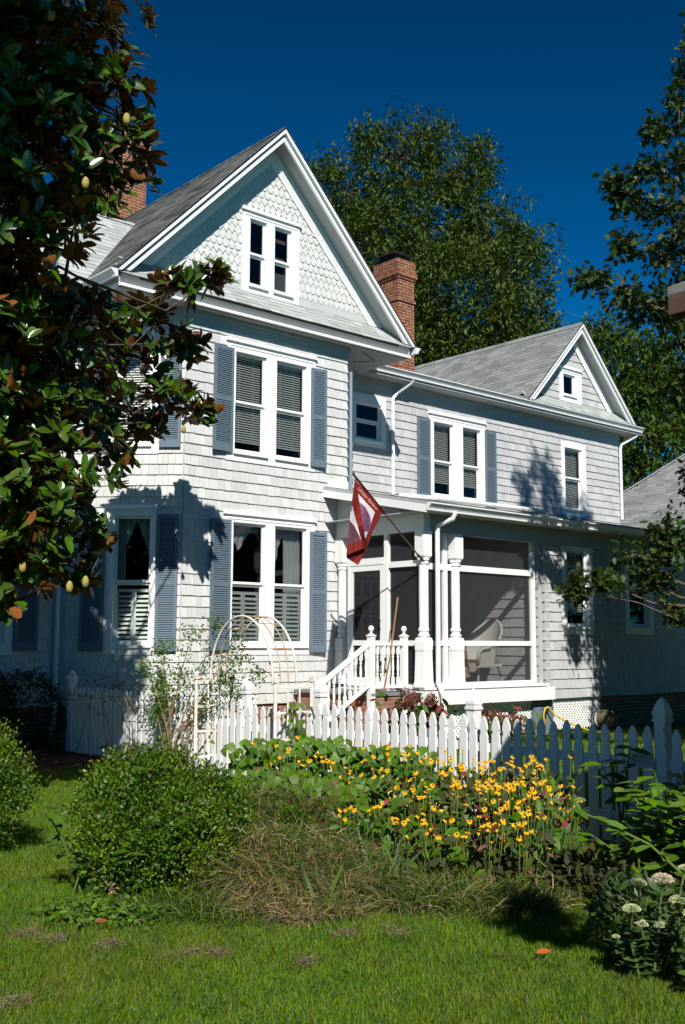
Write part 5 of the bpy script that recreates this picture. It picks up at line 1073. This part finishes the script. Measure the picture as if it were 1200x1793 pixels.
# blade clumps
def blades(name, c, r, n, L, w, m, label, cat, lean=.35, group=None, mi=None, zb=0., curv=None, up=1.0, T=None, extra=None):
    t = thing(name, (c[0], c[1], 0), label, cat, group); th = rng.random(n)*2*math.pi; rr_ = r*np.sqrt(rng.random(n)); P = np.stack([c[0]+rr_*np.cos(th), c[1]+rr_*np.sin(th), np.full(n, zb)], 1)
    D = np.stack([np.cos(th)*lean*rr_/r, np.sin(th)*lean*rr_/r, np.full(n, up)], 1)+rng.normal(size=(n, 3))*lean*.6; D[:, 2] = np.abs(D[:, 2])+.15; N = -np.stack([D[:, 0], D[:, 1], np.zeros(n)], 1)*(-1 if T is not None else 1)+rng.normal(size=(n, 3))*.5
    Ls, Ws = rng.uniform(*L, n), rng.uniform(*w, n)
    if extra: P, D, N, Ls, Ws = (np.concatenate([a_, b_]) for a_, b_ in zip((P, D, N, Ls, Ws), extra))
    leaf_mesh('blades', P, D, N, Ls, T or T_BLADE, m, t, width=Ws, mi=mi); return t
for px, py, r, n, L, dry in [(450, 1565, .20, 2600, (.25, .62), .46), (520, 1575, .24, 3400, (.25, .66), .40), (600, 1575, .24, 2800, (.2, .56), .30), (500, 1510, .26, 3000, (.4, .86), .22), (580, 1515, .26, 2600, (.35, .76), .22), (450, 1505, .2, 1600, (.4, .82), .22), (450, 1600, .14, 900, (.1, .3), .7), (520, 1612, .16, 900, (.08, .26), .7), (590, 1605, .16, 800, (.08, .26), .6)]:
    g = ground(px, py)
    q = n//3; xt = (np.array([g[0], g[1], 0])+np.stack([np.clip(rng.normal(size=q), -1.6, 1.6)*r*.55, np.clip(rng.normal(size=q), -1.6, 1.6)*r*.55, np.minimum(np.abs(rng.normal(size=q)), 1.5)*L[1]*.40+.03], 1), rdir(q)*np.array([1, 1, .5]), rdir(q), rng.uniform(.06, .2, q), rng.uniform(.003, .006, q))
    blades('dry_grass_clump', g, r, n, L, (.0035, .0075), [M['dry'], M['tall_grass']], 'shaggy half-dry straw-coloured grass clump between the boxwood and the flowers', 'grass clump', .5, 'dry grass clumps', mi=rng.choice([0, 1], n+q, p=[dry, 1-dry]), T=T_ARC, extra=xt)
for px, py, r, n, L in [(740, 1585, .3, 1600, (.15, .42)), (830, 1590, .32, 1500, (.12, .36)), (910, 1590, .25, 1000, (.1, .32)), (990, 1560, .22, 700, (.12, .4)), (700, 1530, .25, 900, (.2, .5))]:
    blades('tall_grass_clump', ground(px, py), r, n, L, (.005, .009), [M['tall_grass'], M['dry']], 'loose tuft of long green grass at the front of the flower bed', 'grass clump', .6, 'green grass tufts before the flower bed', mi=rng.choice([0, 1], n, p=[.8, .2]), T=T_ARC)
for px, py, r, n, L in [(150, 1605, .2, 120, (.06, .16)), (260, 1605, .25, 420, (.06, .22)), (330, 1602, .25, 620, (.08, .26)), (400, 1610, .22, 520, (.06, .22)), (290, 1590, .2, 260, (.1, .30)), (360, 1590, .2, 260, (.1, .30))]:
    blades('weed_tuft', ground(px, py), r, n, L, (.005, .011), M['tall_grass'], 'low weedy tuft growing at the foot of the big boxwood', 'weed', .9, 'weeds at the foot of the boxwood', T=T_ARC)
for px, py, n, lab in [(560, 1600, 9, 'iris clump with leaning sword leaves in front of the dry grass'), (675, 1585, 13, 'iris clump with upright sword leaves in front of the coneflowers'), (975, 1540, 12, 'iris clump with sword leaves at the right end of the flower bed')]:
    blades('iris_clump', ground(px, py), .12, n*2, (.25, .5), (.028, .042), M['iris'], lab, 'iris', .5)
for px, py in [(110, 1612), (155, 1622), (205, 1610), (240, 1622), (135, 1595)]:
    g = ground(px, py); n = 110; t = thing('ground_weed', (g[0], g[1], 0), 'patch of round-leaved weeds spreading along the edge of the lawn by the boxwood', 'weed', 'round-leaved weeds by the boxwood'); P = np.array([g[0], g[1], .06])+rng.normal(size=(n, 3))*np.array([.10, .10, .025]); P[:, 2] = np.maximum(P[:, 2], .02); leaf_mesh('foliage', P, rdir(n)*np.array([1, 1, .4]), rdir(n)*.5+np.array([-.2, -.4, .9]), rng.uniform(.025, .05, n), T_OVAL, M['leaf_bright'], t, width=rng.uniform(.04, .075, n))
# lanky weed left of the boxwood
def leafy(name, c, h, nst, per, L, T, m, label, spread=.25, cat='plant', group=None, droop=-.15, smooth=False, zlo=.3):
    t = thing(name, (c[0], c[1], 0), label, cat, group); mb = MB(); P = []; D = []
    for i in range(nst):
        tp = np.array([c[0]+rng.normal()*spread, c[1]+rng.normal()*spread, h*rng.uniform(.6, 1.05)]); b = np.array([c[0]+rng.normal()*.05, c[1]+rng.normal()*.05, 0]); md = b*.5+tp*.5+np.array([0, 0, h*.12]); mb.tube([b, md, tp], [.009, .007, .004], 5)
        for u in np.linspace(zlo, 1, per):
            p = (md*(2*u)+b*(1-2*u)) if u < .5 else (tp*(2*u-1)+md*(2-2*u)); a_ = rng.random()*2*math.pi; P.append(p); D.append((math.cos(a_), math.sin(a_), .15+droop))
    mb.build('stem', M['stem'], t); P = np.array(P); D = np.array(D); n = len(P); leaf_mesh('foliage', P, D+rdir(n)*.25, rdir(n)*.25+np.array([-.1, -.25, 1]), rng.uniform(.6, 1.1, n)*L, T, m, t, smooth=smooth); return t
g = ground(150, 1570); leafy('pokeweed', g, .55, 7, 9, .15, T_OVAL, M['leaf'], 'lanky broad-leaved weed at the left side of the big boxwood', .2)
g = ground(205, 1340); leafy('pokeweed', g, .3, 4, 6, .12, T_OVAL, M['leaf'], 'small leafy weed at the foot of the left fence behind the boxwood', .1)
# broad-leaved shrub and sedum on the right
for px, py, h, nst, per, sp_, lab in [(1190, 1575, .78, 16, 12, .26, 'broad-leaved green shrub before the shaded fence at the right edge'), (1120, 1570, .55, 8, 9, .2, 'lower broad-leaved shrub behind the cream sedum'), (1270, 1600, .85, 18, 12, .3, 'broad-leaved shrub cut by the right edge beside the sedum')]:
    leafy('broadleaf_shrub', ground(px, py), h, nst, per, .17, T_OVAL, M['bigleaf'], lab, sp_, 'shrub', None, smooth=True)
g = ground(1100, 1500); leafy('broadleaf_shrub', g, .80, 4, 7, .17, T_OVAL, M['leaf_bright'], 'tall arching broad-leaved stem before the shaded pickets', .13, 'shrub', None, smooth=True, zlo=.55)
def sedum(px, py, heads, label):
    g = ground(px, py); t = thing('sedum_plant', (g[0], g[1], 0), label, 'flower'); Z = np.dot(g-CAM, FW); mb = MB(); LP = []; LD = []
    for (hx, hy, r, pk) in heads:
        h = at(hx, hy, Z-.05+rng.normal()*.05); q = 900; d = rdir(q); d[:, 2] = np.abs(d[:, 2])*.8-.12; P = h+d*np.array([r, r, r*.72])*rng.uniform(.82, 1.05, (q, 1))
        leaf_mesh('flower_head', P, d+rdir(q)*.5, rdir(q)+d, r*.16, T_SMALL, M['pinkcream'] if pk else M['cream'], t, width=r*.30)
        b = np.array([g[0]+(h[0]-g[0])*.4, g[1]+(h[1]-g[1])*.4, 0]); pth = [b, b*.5+h*.5+rng.normal(size=3)*.015, h]; mb.tube(pth, [.008, .007, .006], 6)
        for a_ in np.linspace(0, 2*math.pi, 7)[:-1]: mb.tube([h-np.array([0, 0, r*.9]), h+np.array([math.cos(a_)*r*.6, math.sin(a_)*r*.6, 0])], .003, 4)
        for u in np.linspace(.12, .85, 9):
            for s_ in (0, 1): a_ = u*9+s_*math.pi+rng.random(); LP.append(b*(1-u)+h*u); LD.append((math.cos(a_), math.sin(a_), .35))
    mb.build('stem', M['stem'], t); LP = np.array(LP); n = len(LP); leaf_mesh('foliage', LP, np.array(LD)+rdir(n)*.2, rdir(n)*.3+np.array([-.1, -.2, 1]), rng.uniform(.05, .09, n), T_OVAL, M['sedumleaf'], t, width=rng.uniform(.07, .12, n), smooth=True)
sedum(1130, 1715, [(1117, 1547, .042, 0), (1160, 1540, .05, 1), (1190, 1577, .045, 0), (1106, 1592, .04, 0), (1122, 1618, .035, 0), (1155, 1620, .03, 0), (1079, 1640, .018, 0), (1102, 1628, .02, 0), (1200, 1520, .03, 0)], 'sedum with flat cream flower heads at the lower right')
sedum(1210, 1750, [(1215, 1600, .045, 0), (1240, 1640, .045, 1), (1225, 1560, .04, 0)], 'sedum half cut off by the right edge of the lawn')
g = ground(1200, 1725); shrub('low_leafy_plant', (g[0]+.05, g[1]+.15, 0), [((.06, .05, .12), (.22, .2, .16)), ((.26, .3, .18), (.26, .26, .22))], 900, .065, M['sedumleaf'], 'low dark leafy mound under the cream sedum heads', T_OVAL, shell=.4, cat='plant')
g = ground(1060, 1575); shrub('ground_plant', (g[0], g[1]+.1, 0), [((0, 0, .12), (.3, .3, .16))], 500, .07, M['leaf_dark'], 'dark leafy plant in the shade between the iris and the sedum', T_OVAL, shell=.3, cat='plant')
# ------------------------------------------------------------------ lawn grass
def lawn(n, xr, yr, dens, hh, ww, name, keep=None):
    x = rng.uniform(*xr, n); y = rng.uniform(*yr, n); P = np.stack([x, y, np.zeros(n)], 1)
    rel = P-CAM; zc = rel@_fw; xc = rel@_rt; k_ = (zc > 3.9) & (np.abs(xc) < zc*.42+.4)
    if keep is not None: k_ &= keep(P)
    P = P[k_]; n = len(P); d = np.linalg.norm(P[:, :2]-CAM[:2], axis=1); k_ = rng.random(n) < dens(d); P = P[k_]; n = len(P)
    patch = np.sin(P[:, 0]*2.1+P[:, 1]*1.3)*np.sin(P[:, 1]*2.7-P[:, 0]*.8)
    D = rng.normal(size=(n, 3))*.38+np.array([.0, 0, 1]); D[:, 2] = np.abs(D[:, 2])
    o = leaf_mesh(name, P, D, rng.normal(size=(n, 3))+np.array([-.3, -.4, .2]), rng.uniform(.55, 1.2, n)*hh*(1+.3*patch), T_BLADE, M['grass'], None, width=rng.uniform(.7, 1.3, n)*ww); return tag(o, None, None, None, 'stuff')
fr_ = lambda P: (P[:, 0] < XF-.05) & ~((P[:, 1] > -1.7))
o = lawn(1500000, (-9.5, -1.7), (-13, -5), lambda d: np.clip(1.25-d*.105, .12, 1), .05, .0042, 'lawn_grass', fr_); tag(o, 'mown green grass blades of the front lawn', 'grass')
o = lawn(330000, (-7, -1.7), (-5, -1.4), lambda d: np.full(len(d), .8), .05, .006, 'far_lawn_grass', fr_); tag(o, 'mown grass blades of the strip beside the magnolia bed', 'grass')
o = lawn(120000, (-1.6, 9), (-9, -2.4), lambda d: np.full(len(d), .7), .07, .008, 'yard_grass'); tag(o, 'grass blades of the yard behind the picket fence', 'grass')
# clover and longer tufts in the turf
q = 420; cx_, cy_ = rng.uniform(-8.3, -2.6, q), rng.uniform(-12.2, -7.5, q); P = np.repeat(np.stack([cx_, cy_, np.full(q, .03)], 1), 16, 0)+rng.normal(size=(q*16, 3))*np.array([.05, .05, .008]); n = len(P); P = P[(P[:, 0] < XF-.1)]; n = len(P)
o = leaf_mesh('clover', P, rdir(n)*np.array([1, 1, .2]), rdir(n)*.35+np.array([0, 0, 1]), rng.uniform(.010, .022, n), T_OVAL, M['leaf'], None, width=rng.uniform(.018, .034, n)); tag(o, 'scattered clover and small broad weeds in the front lawn', 'clover', None, 'stuff')
q = 260; cx_, cy_ = rng.uniform(-8.3, -2.6, q), rng.uniform(-12.2, -7.5, q); P = np.repeat(np.stack([cx_, cy_, np.zeros(q)], 1), 45, 0)+rng.normal(size=(q*45, 3))*np.array([.035, .035, 0]); n = len(P); D = rng.normal(size=(n, 3))*.45+np.array([0, 0, 1.]); D[:, 2] = np.abs(D[:, 2])
o = leaf_mesh('grass_tufts', P, D, rdir(n), rng.uniform(.05, .11, n), T_ARC, M['tall_grass'], None, width=rng.uniform(.003, .006, n)); tag(o, 'taller unmown grass tufts dotted over the front lawn', 'grass', None, 'stuff')
# thatch wads and fallen leaves
for i, (px, py, s) in enumerate([(45, 1645, .06), (100, 1657, .05), (190, 1665, .07), (320, 1683, .07), (380, 1680, .05), (610, 1645, .07), (695, 1643, .08), (535, 1697, .04), (30, 1770, .05)]):
    g = ground(px, py); n = int(90+1500*s); P = np.array([g[0], g[1], .03])+np.clip(rng.normal(size=(n, 3)), -2, 2)*np.array([s*rng.uniform(.6, 1.1), s*rng.uniform(.5, .9), .012]); o = leaf_mesh('thatch_wad', P, rdir(n)*np.array([1, 1, .25]), rdir(n)+np.array([0, 0, 1]), rng.uniform(.03, .07, n), T_BLADE, M['thatch'], None, width=.003)
    tag(o, 'flat brown wad of raked dead grass lying on the mown lawn', 'dead grass', 'dead grass wads on the lawn')
def fallen(px, py, L, m, label, group=None, z=.045):
    g = ground(px, py); P = np.array([[g[0], g[1], z]]); o = leaf_mesh('fallen_leaf', P, np.array([[.8, -.5, .15]])+rng.normal(size=(1, 3))*.3, np.array([[-.2, -.5, 1.]]), L, T_OVAL, m); tag(o, label, 'leaf', group)
fallen(940, 1690, .085, M['orange_leaf'], 'orange dead leaf lying on the front lawn at the right', z=.06); fallen(165, 1640, .075, M['dead_leaf'], 'red-brown leaf caught in the weeds under the boxwood', z=.08); fallen(85, 1362, .16, M['orange_leaf'], 'yellow-orange magnolia leaf on the grass at the mulch edge')
mu = []
for i in range(150):
    x, y = rng.uniform(-6, -1.8), rng.uniform(-1.9, 1.0)
    P = np.array([[x, y, .025+rng.random()*.02]]); mu.append(P[0])
P = np.array(mu); n = len(P); o = leaf_mesh('leaf_litter', P, rdir(n)*np.array([1, 1, .2]), rdir(n)*.4+np.array([0, 0, 1]), rng.uniform(.10, .18, n), T_MAG, M['dead_leaf']); tag(o, 'brown fallen magnolia leaves strewn over the mulch bed', 'leaf litter', None, 'stuff')
# withered twig of the boxwood
g = ground(200, 1590); n = 40; P = at(195, 1555, 6.25)+np.clip(rng.normal(size=(n, 3)), -1.2, 1.2)*.018; o = leaf_mesh('withered_sprig', P, rdir(n), rdir(n), .022, T_OVAL, M['dry'], None, width=.028); tag(o, 'withered tan sprig low on the big boxwood', 'sprig')
